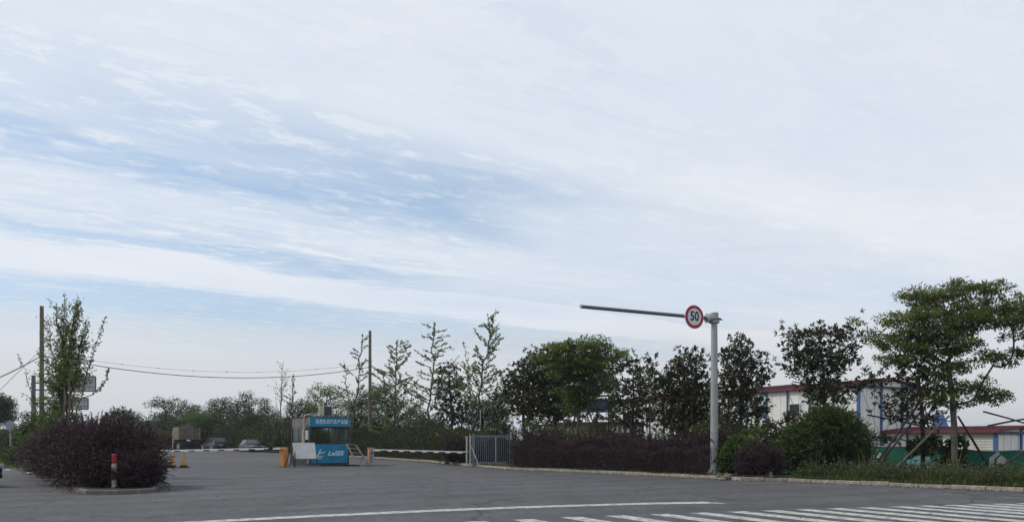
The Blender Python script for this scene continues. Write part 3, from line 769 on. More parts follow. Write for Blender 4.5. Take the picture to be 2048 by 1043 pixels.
# kerb stones, each its own piece
kroot = thing('kerb', None, None); kroot['kind'] = 'structure'
ks = resample(KERB[3:], 1.0); kmesh = []
for v in range(4):
    b = MB(); b.box((0.5, 0.06, 0.0), (0.975, 0.13, 0.30)); o = b.build('kerb_stone', M['kerb'], None, bevel=0.012)
    for vv_ in o.data.vertices: vv_.co += Vector((random.uniform(-.006, .006), random.uniform(-.008, .008), random.uniform(-.006, .006)))
    kmesh.append(o.data); bpy.data.objects.remove(o)
for i, (a, b) in enumerate(zip(ks, ks[1:])):
    if a.y > 76: continue
    o = link('kerb_stone', kmesh[i % 4], kroot); d = b - a
    if random.random() < 0.02 and a.y > 30: continue
    o.location = (a.x, a.y, -0.03 + random.uniform(-0.012, 0.008)); o.rotation_euler = (random.uniform(-.03, .03), random.uniform(-.008, .008), math.atan2(d.y, d.x) + random.uniform(-.012, .012))
    o.scale = (d.length, 1, 1)

# island with its own kerb
IS_R = [(-10.05, 20.75), (-10.6, 22.2), (-12.4, 25.5), (-15.9, 33), (-19.3, 39), (-22, 43)]
IS_L = [(-24.6, 38.8), (-22.3, 35.5), (-19.6, 31.3), (-15.5, 25.2), (-13.0, 21.9), (-12.25, 20.85), (-11.5, 20.0), (-10.6, 19.95)]
iso = [Vector((x, y, 0)) for x, y in IS_L + IS_R]
mb = MB(); top_ = [p + Vector((0, 0, 0.10)) for p in iso]; mb.add(top_, [tuple(range(len(top_)))])
tag(mb.build('traffic_island', M['island_soil']), kind='structure')
iroot = thing('island_kerb', None, None); iroot['kind'] = 'structure'
seq = [Vector((x, y, 0)) for x, y in ((-22.3, 35.5), (-19.6, 31.3), (-15.5, 25.2), (-13.0, 21.9), (-12.25, 20.85), (-11.5, 20.0), (-10.6, 19.95), (-10.05, 20.75), (-10.6, 22.2), (-12.4, 25.5), (-15.9, 33), (-19.3, 39))]
front_arc = []
for a, b in zip(seq, seq[1:]):
    d = b - a; k = max(1, round(d.length / 0.8))
    for i in range(k):
        p, q = a.lerp(b, i / k), a.lerp(b, (i + 1) / k)
        broken = p.x < -12.4 and p.y < 36 and p.y > 20.9 and p.x - (-0.62 * (p.y - 20)) < -10.5
        if broken and random.random() < 0.35: continue
        mbk = MB(); L_ = (q - p).length
        mbk.box((L_ / 2, 0.06, 0), (L_ - 0.02, 0.13, 0.29))
        o = mbk.build('kerb_stone', M['kerb_grey'], iroot, bevel=0.015)
        tilt = 0.12 if broken else 0.015
        o.location = (p.x + (random.uniform(-.1, .1) if broken else 0), p.y, -0.03 - (0.03 if broken else 0)); o.rotation_euler = (random.uniform(-tilt, tilt), random.uniform(-tilt, tilt), math.atan2(d.y, d.x) + random.uniform(-tilt, tilt))

# left grass verge beyond the lot
mb = MB(); mb.add([(-62, 37, -0.0), (-24.5, 38.5, 0.03), (-37, 64, 0.03), (-44, 70, 0.0), (-140, 80, 0.0), (-140, 37, 0)], [(0, 1, 2, 3, 4, 5)])
tag(mb.build('grass_verge', M['soil']), kind='structure')

# far hills
hv = []; hn = 60
for i in range(hn + 1):
    x = -2600 + 1900 * i / hn; hgt = 38 + 14 * math.sin(i * 0.35 + 1) + 7 * math.sin(i * 0.9) + 3 * math.sin(i * 2.3)
    hv += [(x, 1300, -5), (x, 1500, max(3, hgt) + (0 if i < 40 else -(i - 40) * 2.0)), (x, 1900, -5)]
mb = MB(); mb.add(hv, [(i * 3 + k, (i + 1) * 3 + k, (i + 1) * 3 + k + 1, i * 3 + k + 1) for i in range(hn) for k in range(2)])
tag(mb.build('hills', M['hill'], smooth=True), kind='structure')

# painted markings
z_ = 0.004
starts = [(925, 1042.6), (1023.4, 1038.3), (1119.8, 1033.8), (1209.5, 1030.6), (1298, 1027.8), (1377, 1025), (1452, 1022.4), (1521, 1020.2), (1587, 1018.2), (1650, 1016.2), (1712, 1014.3),
          (1775.5, 1012.4), (1830, 1010.7), (1882, 1009.4), (1931, 1008.2), (1979, 1007.0), (2027, 1005.8), (2074, 1004.7), (2120, 1003.6)]
zr = thing('zebra_crossing', None, None); zr['kind'] = 'structure'
A0, A1 = G(*starts[1]), G(*starts[16]); along = (A1 - A0).normalized(); u_ = Vector((0.50, -0.866, 0))
for s in starts:
    a = G(*s); c = along * 0.42; Ln = 5.2
    nS = 8; vs = []
    for i in range(nS + 1):
        q = a + u_ * Ln * i / nS; vs += [(q.x, q.y, z_), (q.x + c.x, q.y + c.y, z_)]
    b = MB(); b.add(vs, [(2 * i, 2 * i + 1, 2 * i + 3, 2 * i + 2) for i in range(nS)]); b.build('stripe', M['paint'], zr)
up_ = [(330, 1045), (357, 1043.2), (440, 1038.6), (540, 1033.4), (640, 1028.4), (740, 1023.8), (850, 1019), (1000, 1013), (1150, 1008.2), (1300, 1004.1), (1408, 1002.2)]
vs = []
for i, q in enumerate(up_):
    g = G(*q); g2 = g + Vector((0.03, -0.46, 0)); 
    if i == len(up_) - 1: g2 = g + Vector((0.42, -0.5, 0))
    vs += [(g.x, g.y, z_), (g2.x, g2.y, z_)]
b = MB(); b.add(vs, [(2 * i, 2 * i + 1, 2 * i + 3, 2 * i + 2) for i in range(len(up_) - 1)]); tag(b.build('stop_line', M['paint']), kind='structure')


# pale air between the camera and the far rows
hm = bpy.data.materials.new('haze'); hm.use_nodes = True; hm.node_tree.nodes.clear(); tq = NT(hm.node_tree)
pv_ = tq.n('ShaderNodeVolumePrincipled'); pv_.inputs['Color'].default_value = (0.85, 0.92, 1.0, 1); pv_.inputs['Density'].default_value = 0.00028; pv_.inputs['Anisotropy'].default_value = 0.2
ho = tq.n('ShaderNodeOutputMaterial'); hm.node_tree.links.new(pv_.outputs[0], ho.inputs['Volume'])
b = MB(); b.box((0, 2300, 34), (8100, 5500, 72)); tag(b.build('haze', hm), kind='stuff')

# ================================================================== site buildings
def prefab(name, label, A, dL, Llen, dG, Gw, zb, ze, zr_, storeys, cols_l, cols_g, wins, bracing=True, shutters=(), over=0.45, roofm='red_roof'):
    """white sandwich-panel prefab: long wall from corner A along dL, gable along dG"""
    t = thing(name, label, 'building', (A[0], A[1], zb)); dL = Vector((*dL, 0)).normalized(); dG = Vector((*dG, 0)).normalized()
    He = ze - zb; Hr = zr_ - zb; O = Vector((0, 0, 0)); Zv = Vector((0, 0, 1)); nl = -dG; ng = -dL
    b = MB(); c0, c1, c2, c3 = O, dL * Llen, dL * Llen + dG * Gw, dG * Gw
    b.add([c0, c1, c2, c3, c0 + Zv * He, c1 + Zv * He, c2 + Zv * He, c3 + Zv * He, dG * Gw / 2 + Zv * (Hr - 0.05), dL * Llen + dG * Gw / 2 + Zv * (Hr - 0.05)],
          [(0, 1, 5, 4), (1, 2, 6, 9, 5), (2, 3, 7, 6), (3, 0, 4, 8, 7)])
    wall = b.build('wall', M['white_wall'], t)
    # panel seams every 0.95 m: thin dark battens standing 4 mm proud
    s = MB(); k = 0.95
    while k < Llen: s.box(dL * k + nl * 0.004 + Zv * He / 2, (0.022, 0.022, He - 0.06), math.atan2(dL.y, dL.x)); k += 0.95
    k = 0.95
    while k < Gw: s.box(dG * k + ng * 0.004 + Zv * He / 2, (0.022, 0.022, He - 0.06), math.atan2(dG.y, dG.x)); k += 0.95
    tag(s.build('panel_seams', M['seam'], t), kind='stuff')
    for c in cols_l:
        q = MB(); wd = 0.26 if c == 0 else 0.10; q.box(dL * c + nl * 0.06 + Zv * (He / 2 - 0.02), (wd, 0.12, He - 0.06), math.atan2(dL.y, dL.x)); q.build('column', M['blue_steel'], t)
    for c in cols_g:
        if c == 0: continue
        q = MB(); hz_ = He if c > Gw - 0.1 else He + (Hr - He) * (1 - abs(c - Gw / 2) / (Gw / 2)) - 0.06
        q.box(dG * c + ng * 0.06 + Zv * hz_ / 2, (0.17, 0.12, hz_), math.atan2(dG.y, dG.x)); q.build('column', M['blue_steel'], t)
    q = MB(); q.bar(ng * 0.14 + Zv * (He - 0.08), dG * Gw + ng * 0.14 + Zv * (He - 0.08), 0.06, 0.17); q.build('beam', M['navy_steel'], t)
    if bracing:
        rods = []
        for i in range(len(cols_g) - 1):
            a, c = cols_g[i], cols_g[i + 1]; zz = He * 0.34
            rods += [(dG * a + ng * 0.1 + Zv * zz, dG * c + ng * 0.1 + Zv * (He - 0.2)), (dG * c + ng * 0.14 + Zv * zz, dG * a + ng * 0.14 + Zv * (He - 0.2))]
        for i in (0, 2, 7):
            if i + 1 < len(cols_l):
                a, c = cols_l[i], cols_l[i + 1]; rods += [(dL * a + nl * 0.1 + Zv * He * .4, dL * c + nl * 0.1 + Zv * (He - 0.2)), (dL * c + nl * 0.14 + Zv * He * .4, dL * a + nl * 0.14 + Zv * (He - 0.2))]
        for a, c in rods: q = MB(); q.tube([a, c], 0.018, 4); q.build('brace_rod', M['galv_dark'], t)
    for (l0, l1, z0, z1) in wins:
        ang = math.atan2(dL.y, dL.x); wd = l1 - l0; c = dL * (l0 + l1) / 2 + nl * 0.03 + Zv * ((z0 + z1) / 2 - zb)
        f = MB()
        for dx, dz, sx, sz in ((-wd / 2, 0, 0.06, z1 - z0), (wd / 2, 0, 0.06, z1 - z0), (0, (z1 - z0) / 2, wd + 0.06, 0.06), (0, -(z1 - z0) / 2, wd + 0.06, 0.06)) + (((0, 0, 0.05, z1 - z0 - .06),) if l0 > 12 else ()):
            f.box(c + dL * dx + nl * (0.012 if dx else 0.015) + Zv * dz, (sx, 0.07, sz), ang)
        w_ = f.build('window', M['frame_white'], t)
        g = MB(); g.box(c + nl * 0.003, (wd - 0.06, 0.03, z1 - z0 - 0.06), ang); g.build('pane', M['dark_glass'], w_)
    for (l0, l1, z0, z1) in shutters:
        sh = MB(); nS = int((z1 - z0) / 0.11)
        for i in range(nS): sh.add([dL * l0 + nl * 0.02 + Zv * (z0 - zb + i * .11), dL * l1 + nl * 0.02 + Zv * (z0 - zb + i * .11), dL * l1 + nl * 0.065 + Zv * (z0 - zb + i * .11 + .03), dL * l0 + nl * 0.065 + Zv * (z0 - zb + i * .11 + .03),
                                    dL * l1 + nl * 0.02 + Zv * (z0 - zb + (i + 1) * .11), dL * l0 + nl * 0.02 + Zv * (z0 - zb + (i + 1) * .11)], [(0, 1, 2, 3), (3, 2, 4, 5)])
        sh.build('roller_shutter', M['shutter'], t)
    # roof: two ribbed slopes with thickness
    rf = MB(); slope = (Hr - He) / (Gw / 2)
    for sgn in (0, 1):
        e = -nl * -over if sgn == 0 else nl * -(Gw + over)
        ridge = -nl * (Gw / 2); e = nl * over if sgn == 0 else -nl * (Gw + over); ez = He - slope * over + 0.03
        a, b2 = -dL * over + e + Zv * ez, dL * (Llen + over) + e + Zv * ez; c2_, d2_ = dL * (Llen + over) + ridge + Zv * (Hr + 0.03), -dL * over + ridge + Zv * (Hr + 0.03)
        rf.add([a, b2, c2_, d2_, a + Zv * .09, b2 + Zv * .09, c2_ + Zv * .09, d2_ + Zv * .09], [(3, 2, 1, 0), (4, 5, 6, 7), (0, 1, 5, 4), (1, 2, 6, 5), (2, 3, 7, 6), (3, 0, 4, 7)])
    roof = rf.build('roof', M[roofm], t)
    rb = MB(); k = -over + 0.2
    while k < Llen + over:
        for e, es in ((nl * over, 1), (-nl * (Gw + over), -1)): rb.bar(dL * k + e + Zv * (He - slope * over + 0.15), dL * k - nl * (Gw / 2) + Zv * (Hr + 0.15), 0.09, 0.08)
        k += 0.62
    rb.bar(-dL * (over + .05) + -nl * (Gw / 2) + Zv * (Hr + 0.17), dL * (Llen + over) - nl * (Gw / 2) + Zv * (Hr + 0.17), 0.35, 0.07)
    rb.bar(-dL * (over + .03) + nl * (over + .04) + Zv * (He - slope * over + 0.06), dL * (Llen + over) + nl * (over + .04) + Zv * (He - slope * over + 0.06), 0.06, 0.2)
    tag(rb.build('roof_ribs', M[roofm], roof), kind='stuff')
    return t


dLm, dGm = (-0.49, 0.87), (0.87, 0.49)
Ac = (X(1718, 58), 58)
sp = 2.28
wl = [(5.55, 6.65, 3.45, 4.5), (9.3, 10.5, 3.45, 4.5), (14.3, 15.6, 3.45, 4.5), (16.4, 17.4, 3.45, 4.5), (21.2, 22.5, 3.45, 4.5), (24.3, 25.7, 3.45, 4.5), (28, 29.2, 3.45, 4.5),
      (1.0, 2.0, 0.4, 1.5), (5.55, 6.65, 0.4, 1.5), (9.3, 10.5, 0.4, 1.5), (14.3, 15.6, 0.4, 1.5), (24.3, 25.7, 0.4, 1.5)]
prefab('site_building', 'long two-storey white prefab site building with blue columns and maroon roof', Ac, dLm, 32, dGm, 8.15, -0.85, 5.72, 6.26, 2,
       [i * sp for i in range(15)], [0, 2.72, 5.44, 8.15], wl, True, (), 0.28)
Bc_ = (X(1993, 52), 52)
prefab('site_shed', 'low white prefab shed with roller shutters behind the green hoarding', Bc_, dLm, 8.7, dGm, 6.3, -0.85, 2.02, 2.28, 1,
       [0, 2.2, 4.35, 6.5, 8.6], [0, 3.15, 6.3], [], False, [(0.2, 2.05, -0.3, 1.95), (4.5, 6.35, -0.3, 1.95)], 0.35)
Cc_ = (X(1250, 74), 74)
prefab('low_shed', 'low pale prefab shed seen between the tree trunks behind the purple hedge', Cc_, (-0.86, 0.5), 9.2, (0.5, 0.86), 5.0, -0.85, 2.9, 3.1, 1,
       [0, 3.0, 6.0, 9.1], [0, 2.5, 5.0], [(6.6, 8.0, 0.9, 1.7)], False, (), 0.4, 'dark_roof')

# things on and by the buildings
t = thing('air_conditioner', 'yellowed outdoor air conditioner on the low shed wall between two trunks', 'air conditioner', (X(1211, 73.6), 73.6, Zt(868, 73.6)))
b = MB(); b.box((0, 0, 0.4), (1.0, 0.35, 0.75)); b.build('casing', M['yellowed'], t, bevel=0.02)
b = MB(); b.disc((-0.12, -0.19, 0.42), (0, -1, 0), 0.27, 0.02, 20); gq = b.build('fan_grille', M['cream'], t)
b = MB(); b.disc((-0.12, -0.215, 0.42), (0, -1, 0), 0.09, 0.02, 14); b.build('hub', M['booth_dark'], gq)
for sx in (-0.35, 0.35): b = MB(); b.box((sx, 0.02, -0.01), (0.06, 0.4, 0.05)); b.build('bracket', M['galv_dark'], t)

t = thing('tarpaulin_canopy', 'dark blue tarpaulin canopy with a white top edge above the low shed', 'canopy', (X(1200, 77.5), 77.5, 3.3))
b = MB(); s_ = 77.5 / FOC
b.box((0, 0, 1.65), (2.7, 0.06, 1.35)); b.build('sheet', M['tarp'], t)
b = MB(); b.box((0, -0.05, 2.38), (2.8, 0.1, 0.10)); b.build('edge', M['white'], t)
b = MB(); b.box((0.3, 0.7, 2.75), (4.2, 2.6, 0.09)); b.box((0.3, -0.65, 2.67), (4.2, 0.06, 0.16)); b.build('roof', M['booth_grey'], t)
for x, y in ((-1.3, 0.1), (1.3, 0.1), (-1.3, 1.8), (1.3, 1.8)):
    b = MB(); b.box((x, y, 1.35), (0.09, 0.09, 2.7)); b.build('post', M['galv_dark'], t)

t = thing('solar_panel', 'blue tilted solar panel on the roof of the low shed with roller shutters', 'solar panel', (X(1879, 57.5), 57.5, 2.35), R(8))
b = MB(); b.add([(-0.75, -0.3, 0.1), (0.55, -0.3, 0.1), (0.75, 0.5, 1.1), (-0.3, 0.5, 1.1), (-0.75, -0.25, 0.05), (0.55, -0.25, 0.05), (0.75, 0.55, 1.05), (-0.3, 0.55, 1.05)],
                [(0, 1, 2, 3), (7, 6, 5, 4), (0, 4, 5, 1), (1, 5, 6, 2), (2, 6, 7, 3), (3, 7, 4, 0)]); b.build('panel', M['pv'], t)
for a, c, w_ in (((-0.78, -0.32, 0.02), (-0.33, 0.5, 1.12), .05), ((0.58, 0.5, 1.1), (0.55, 0.55, 0), .04), ((-0.4, 0.5, 1.0), (-0.4, 0.55, 0), .04)): b = MB(); b.bar(a, c, w_); b.build('strut', M['white'], t)

for lab, a, b_ in (('dark pipe lying along the roof edge near the tall dark tree', (1585, 762, 60), (1655, 776, 60)), ('thin dark pipe above the roof left of the broken wall window', (1500, 776, 63), (1592, 768, 63)),
                   ('dark pipe sticking out past the roof peak beside the tree', (1700, 766, 60.3), (1808, 752, 60.8))):
    b = MB(); b.tube([P(*a), P(*b_)], 0.05, 6); tag(b.build('roof_pipe', M['galv_dark']), lab, 'pipe', 'loose pipes on the roof')

# green hoarding in front of the site
fr = thing('hoarding', 'dark green site hoarding with white house emblems behind the weeds', 'fence')
F0 = Vector((18, 30.6, 0)); fd = Vector((-0.69, 0.73, 0)); k = -9.0; fn = Vector((-fd.y, fd.x, 0)); fn = fn if fn.y < 0 else -fn; prev = None
def ftop(s): return 1.10 + 0.026 * s + 0.035 * math.sin(s * 1.3) + (0.0 if s > 0 else -0.02 * math.sin(s * 3.1))
while k < 14:
    w2 = 1.98; mbp = MB(); pts = []
    nn_ = 6
    for i in range(nn_ + 1):
        s_ = k + w2 * i / nn_; q = F0 + fd * s_; wv = 0.015 * math.sin(i * 2.1 + k)
        pts.append((q + fn * wv, ftop(s_)))
    vs = []
    for q, zt_ in pts: vs += [q + Vector((0, 0, -0.68)), q + Vector((0, 0, zt_)), q + Vector((0, 0, zt_)) - fn * 0.03, q + Vector((0, 0, -0.68)) - fn * 0.03]
    mbp.loft([vs[i * 4:i * 4 + 4] for i in range(nn_ + 1)]); mbp.build('panel', M['fence_green'], fr)
    mbp = MB(); mbp.tube([q + Vector((0, 0, zt_ + 0.01)) for q, zt_ in pts], 0.018, 5); mbp.build('top_rail', M['pale_steel'], fr)
    mbp = MB(); q = F0 + fd * (k - 0.01) - fn * 0.08; mbp.box((q.x, q.y, 0.15), (0.06, 0.06, 1.75)); mbp.build('post', M['galv_dark'], fr)
    k += 2.0


def fpt(px, z):
    u = (px - 1024) / FOC; s_ = (F0.x - u * F0.y) / (u * fd.y - fd.x); return F0 + fd * s_ + fn * 0.022 + Vector((0, 0, z)), s_


def fflat(name, polys, px, m, label=None):
    c, s_ = fpt(px, 0); dx = -fd; b = MB()
    for pl in polys: b.prism([c + dx * x + Vector((0, 0, z)) for x, z in pl], fn, 0.012)
    return b.build(name, m, fr)


def house(px, zc, k):
    fflat('house_emblem', [[(x * k, zc + z * k) for x, z in pl] for pl in (
        [(-.5, -.45), (-.5, .15), (0, .6), (.16, .46), (-.18, .1), (-.22, -.45)],
        [(-.12, -.45), (-.08, .05), (.22, .36), (.52, .05), (.42, -.3), (.2, -.45)],
        [(.3, -.42), (.62, -.34), (.6, -.12), (.5, -.1)])], px, M['white_print'])


house(1755, 0.74, 0.50); house(1996, 0.66, 0.58)
for i, dx in enumerate((-0.52, -0.2, 0.14, 0.5)):      # row of four worn round characters under the emblem
    c, s_ = fpt(1998, 0.12); b = MB(); cc = c - fd * (dx * 1.0)
    for j in range(3): b.prism([cc - fd * x + Vector((0, 0, z)) for x, z in ((-.11, -.12 + j * .09), (.11, -.12 + j * .09), (.11, -.08 + j * .09), (-.11, -.08 + j * .09))], fn, 0.011)
    b.prism([cc - fd * x + Vector((0, 0, z)) for x, z in ((-.02, -.13), (.02, -.13), (.02, .14), (-.02, .14))], fn, 0.014)
    b.build('character', M['white_print'], fr)
fflat('poster', [[(-.5, .25), (-.5, .8), (.42, .86), (.45, .3)]], 1838, M['cyan_print'])
fflat('poster', [[(-.35, .1), (-.4, .6), (.1, .75), (.3, .5), (.22, .05)]], 1880, M['cyan_print'])
fflat('poster', [[(-.3, .35), (-.3, .62), (.3, .66), (.3, .4)]], 1862, M['white_print'])

# ================================================================== road sign mast
pd = 29.0
px0 = X(1428.5, pd)
t = thing('sign_mast', 'tall grey steel mast with a long bare arm carrying the speed sign', 'sign pole', (px0, pd, 0.10))
zt = Zt(626, pd) - 0.1; za = Zt(637, pd) - 0.1
b = MB(); b.tube([(0, 0, 0), (0, 0, zt * .5), (0, 0, zt)], [0.155, 0.140, 0.118], 24); b.build('pole', M['galv'], t, smooth=True)
b = MB(); b.box((0, 0, 0.015), (0.56, 0.56, 0.03)); b.build('base_plate', M['galv'], t)
for a in range(4):
    b = MB(); ca, sa = math.cos(a * math.pi / 2 + .785), math.sin(a * math.pi / 2 + .785)
    b.prism([(ca * .145, sa * .145, .03), (ca * .34, sa * .34, .03), (ca * .145, sa * .145, .28)], (-sa, ca, 0), 0.015); b.build('gusset', M['galv'], t)
    b = MB(); b.disc((math.cos(a * math.pi / 2) * .3, math.sin(a * math.pi / 2) * .3, .03), (0, 0, 1), .022, .07, 8); b.build('bolt', M['galv_dark'], t)
tip_d = (za + 0.1 - EYE) * FOC / (HZ - 612.5); tip = Vector((X(1162, tip_d) - px0, tip_d - pd, za)); ad = Vector((tip.x, tip.y, 0)).normalized(); an = Vector((-ad.y, ad.x, 0))
b = MB(); b.tube([(0, 0, za - .17), (0, 0, za + .02), (0, 0, za + .02), (0, 0, za + .22)], [0.2, 0.2, 0.165, 0.165], 20)
b.disc((0, 0, za - .02), (0, 0, 1), .27, .025, 20); b.disc((0, 0, zt - 0.01), (0, 0, 1), 0.135, .03, 20)
b.tube([ad * .1 + Vector((0, 0, za)), ad * .36 + Vector((0, 0, za)), ad * .42 + Vector((0, 0, za))], [0.17, 0.15, 0.09], 16)
b.disc(ad * .34 + Vector((0, 0, za)), ad, .19, .03, 16)
for s in (-1, 1): b.bar(Vector((0, 0, za - .03)), -ad * .33 + an * .1 * s + Vector((0, 0, za - .03)), .05, .04)
b.build('clamp', M['galv'], t, bevel=0.004)
b = MB(); b.tube([ad * .38 + Vector((0, 0, za)), tip], [0.068, 0.064], 16); b.build('arm', M['galv_dark'], t, smooth=True)
b = MB(); b.disc(tip, ad, 0.070, 0.02, 16); b.build('end_cap', M['galv'], t)
# the speed sign: its own thing, hung on the arm
u0 = (1385 - 1024) / FOC; # point of the arm seen in column 1385
sA = (px0 - u0 * pd) / (u0 * ad.y - ad.x); sc = Vector((px0, pd, 0)) + ad * sA; nrm_s = Vector((-ad.y, ad.x, 0)); nrm_s = nrm_s if nrm_s.y < 0 else -nrm_s
szc = Zt(634, sc.y)
rzs = math.atan2(nrm_s.y, nrm_s.x) + math.pi / 2
t = thing('speed_limit_sign', 'round white speed sign reading 50 with a red rim', 'road sign', (sc.x + nrm_s.x * .10, sc.y + nrm_s.y * .10, szc), rzs)
b = MB(); b.disc((0, 0.01, 0), (0, -1, 0), 0.455, 0.018, 48); b.build('plate', M['white'], t)
b = MB(); b.disc((0, -0.010, 0), (0, -1, 0), 0.44, 0.004, 48); b.build('rim', M['sign_red'], t)
b = MB(); b.disc((0, -0.016, 0), (0, -1, 0), 0.325, 0.004, 48); b.build('face', M['sign_white'], t)
put_text('digits', text_mesh('50', 0.50, 0.003, 0, 0.012, 0.86, 1.0), M['sign_black'], t, (0, -0.024, 0.01))
for zz in (-.12, .12):
    b = MB(); b.box((0, 0.035, zz), (.5, .03, .04)); b.tube([(-.12, .02, zz), (-.12, .17, zz), (.12, .17, zz), (.12, .02, zz)], .012, 6); b.build('bracket', M['galv_dark'], t)


def bollard(label, loc, dirty):
    t = thing('bollard', label, 'bollard', loc, 0, 'red and white bollards'); hs = [0.0, 0.23, 0.47, 0.70, 0.96]; ms = ['white', 'darkred', 'white', 'red']
    b = MB(); b.tube([(0, 0, 0), (0, 0, 0.95), (0, 0, 0.97)], [0.072, 0.072, 0.05], 18); b.build('post', M['darkred' if dirty else 'red'], t, smooth=True)
    for i in range(4):
        if i == 3: continue
        if i == 1: b = MB(); b.tube([(0, 0, hs[i] + .01), (0, 0, hs[i + 1])], 0.075, 18); b.build('band', M['darkred'], t, smooth=True); continue
        b = MB(); b.tube([(0, 0, hs[i] + .01), (0, 0, hs[i + 1])], 0.077, 18); b.build('band', mat('band_worn', (0.5, 0.5, 0.48), 0.7, var=0.2, scale=9, dirt=(0.04, 0.03, 0.03), dirt_amt=1.0, dscale=8 if dirty else 4.5), t, smooth=True)
    b = MB(); b.tube([(0, 0, 0), (0, 0, .02)], .11, 18); b.build('base', M['galv_dark'], t)
    return t


bollard('red and white banded bollard in front of the purple bush on the island', (X(229, 21.3), 21.3, 0.10), False)
bollard('grimy dark red bollard half hidden by the purple bush near the mast', (X(1541, 27.12), 27.12, 0.10), True)

# stones round the mast foot
for i in range(16):
    b = MB(); q = G(1440 + rng.uniform(0, 75), 950 + rng.uniform(-2, 5), 0.1); b.box((0, 0, 0.04), (rng.uniform(.12, .4), rng.uniform(.1, .22), rng.uniform(.05, .13)), rng.uniform(0, 3), 0.75)
    o = b.build('stone', M['stone'], bevel=0.02); o.location = (q.x, q.y + 0.25, 0.10); tag(o, 'loose flat stone in the row by the foot of the grey mast', 'stone', 'stones by the mast foot')

# ================================================================== booth
TH = R(38); Wb, Db = 2.37, 2.64; cB = Vector((X(619, 41.1), 41.1, 0)); fx = Vector((math.cos(TH), math.sin(TH), 0)); fy = Vector((-math.sin(TH), math.cos(TH), 0))
bc = cB + fx * Wb / 2 + fy * Db / 2
t = thing('guard_booth', 'blue and grey toll booth with wide windows between the barriers', 'booth', bc, TH); HT = 2.76; hw, hd = Wb / 2, Db / 2
b = MB(); b.box((0, 0, 0.08), (Wb + .02, Db + .02, 0.12)); b.build('base', M['booth_dark'], t)
b = MB(); b.box((0, 0, 0.145), (Wb - .1, Db - .1, .01)); b.build('floor', M['booth_grey'], t)
for x in (-1, 1):
    for y in (-1, 1):
        b = MB(); b.box((x * (hw - .04), y * (hd - .04), HT / 2 + .07), (0.09, 0.09, HT - .14)); b.build('corner_post', M['booth_dark'], t)
for nm, m_, c, s in (('side_panel', 'booth_grey', (-hw + .03, 0, .67), (.05, Db - .18, 1.04)), ('side_panel', 'booth_grey', (hw - .03, 0, .67), (.05, Db - .18, 1.04)), ('rear_panel', 'booth_grey', (0, hd - .03, .67), (Wb - .18, .05, 1.04))):
    b = MB(); b.box(c, s); b.build(nm, M[m_], t)
b = MB(); b.box((0, -hd + .02, .67), (Wb - .18, .06, 1.04)); fp = b.build('front_panel', M['booth_blue'], t, bevel=.01)
b = MB()
for c, s in (((0, 0, .50), (Wb - .26, .02, .03)), ((0, 0, -.49), (Wb - .26, .02, .03)), ((-(hw - .14), 0, 0), (.03, .02, 1.0)), (((hw - .14), 0, 0), (.03, .02, 1.0))): b.box((c[0], -hd - .013, .67 + c[2]), s)
b.build('panel_trim', M['booth_blue_edge'], fp)
# emblem and lettering on the front panel
b = MB(); e0 = Vector((-.80, -hd - .011, .50))
for pl in ([(.02, .0), (.10, .0), (.30, .42), (.24, .42)], [(.10, .14), (.52, .25), (.54, .30), (.14, .21)], [(.05, -.02), (.42, .02), (.40, .06), (.07, .03)], [(.0, -.12), (.36, -.10), (.35, -.06), (.02, -.07)]):
    b.prism([e0 + Vector((x, 0, z)) for x, z in pl], (0, -1, 0), .008)
b.build('emblem', M['letter'], fp)
put_text('lettering', text_mesh('LeSEE', 0.34, 0.004, 0.30, 0.010, 1.12, 1.02), M['letter'], fp, (.36, -hd - .018, .68))
# window band
for (ax, s0, y0) in (('x', -1, -hd + .04), ('x', 1, hd - .04), ('y', -1, -hw + .04), ('y', 1, hw - .04)):
    L_ = (Wb if ax == 'x' else Db) - .2; front = ax == 'x' and s0 == -1
    f = MB(); mull = (-L_ * .02,) if front else ((-.62, -.2, .35) if ax == 'y' else (-.4, .4))
    for zz in (1.23, 2.15):
        f.box((0, y0, zz), (L_, .06, .06)) if ax == 'x' else f.box((y0, 0, zz), (.06, L_, .06))
    for q in mull: f.box((q, y0, 1.69), (.05, .06, .86)) if ax == 'x' else f.box((y0, q, 1.69), (.06, .05, .86))
    w_ = f.build('window', M['booth_dark'] if front or ax == 'x' else M['booth_grey'], t)
    g = MB(); g.box((0, y0, 1.69), (L_, .012, .86)) if ax == 'x' else g.box((y0, 0, 1.69), (.012, L_, .86)); g.build('pane', M['booth_glass'], w_)
b = MB()
for i in range(13): b.box((.12 + i * .075, -hd + .16, 1.69), (.05, .02, .9), R(15 + 8 * (i % 3)))
tag(b.build('curtain_strips', M['curtain'], t), kind='stuff')
for i, (x, wd_) in enumerate(((.42, .10), (.66, .14), (.9, .12))):
    b = MB(); b.box((x, -hd + .20, 1.69), (wd_, .02, .9)); b.build('curtain_panel', M['curtain_dark'], t)
b = MB(); b.box((-hw + .14, -.35, 1.69), (.03, .35, .9)); b.box((-hw + .14, .55, 1.69), (.03, .22, .9)); b.build('curtain', M['curtain'], t)
b = MB(); b.box((0, -hd + .35, 1.12), (Wb - .3, .5, .05)); dk = b.build('desk', M['booth_grey'], t)
b = MB(); b.box((.08, -hd + .33, 1.32), (.34, .05, .26)); b.box((.08, -hd + .35, 1.17), (.08, .08, .08)); b.build('monitor', M['sign_black'], dk)
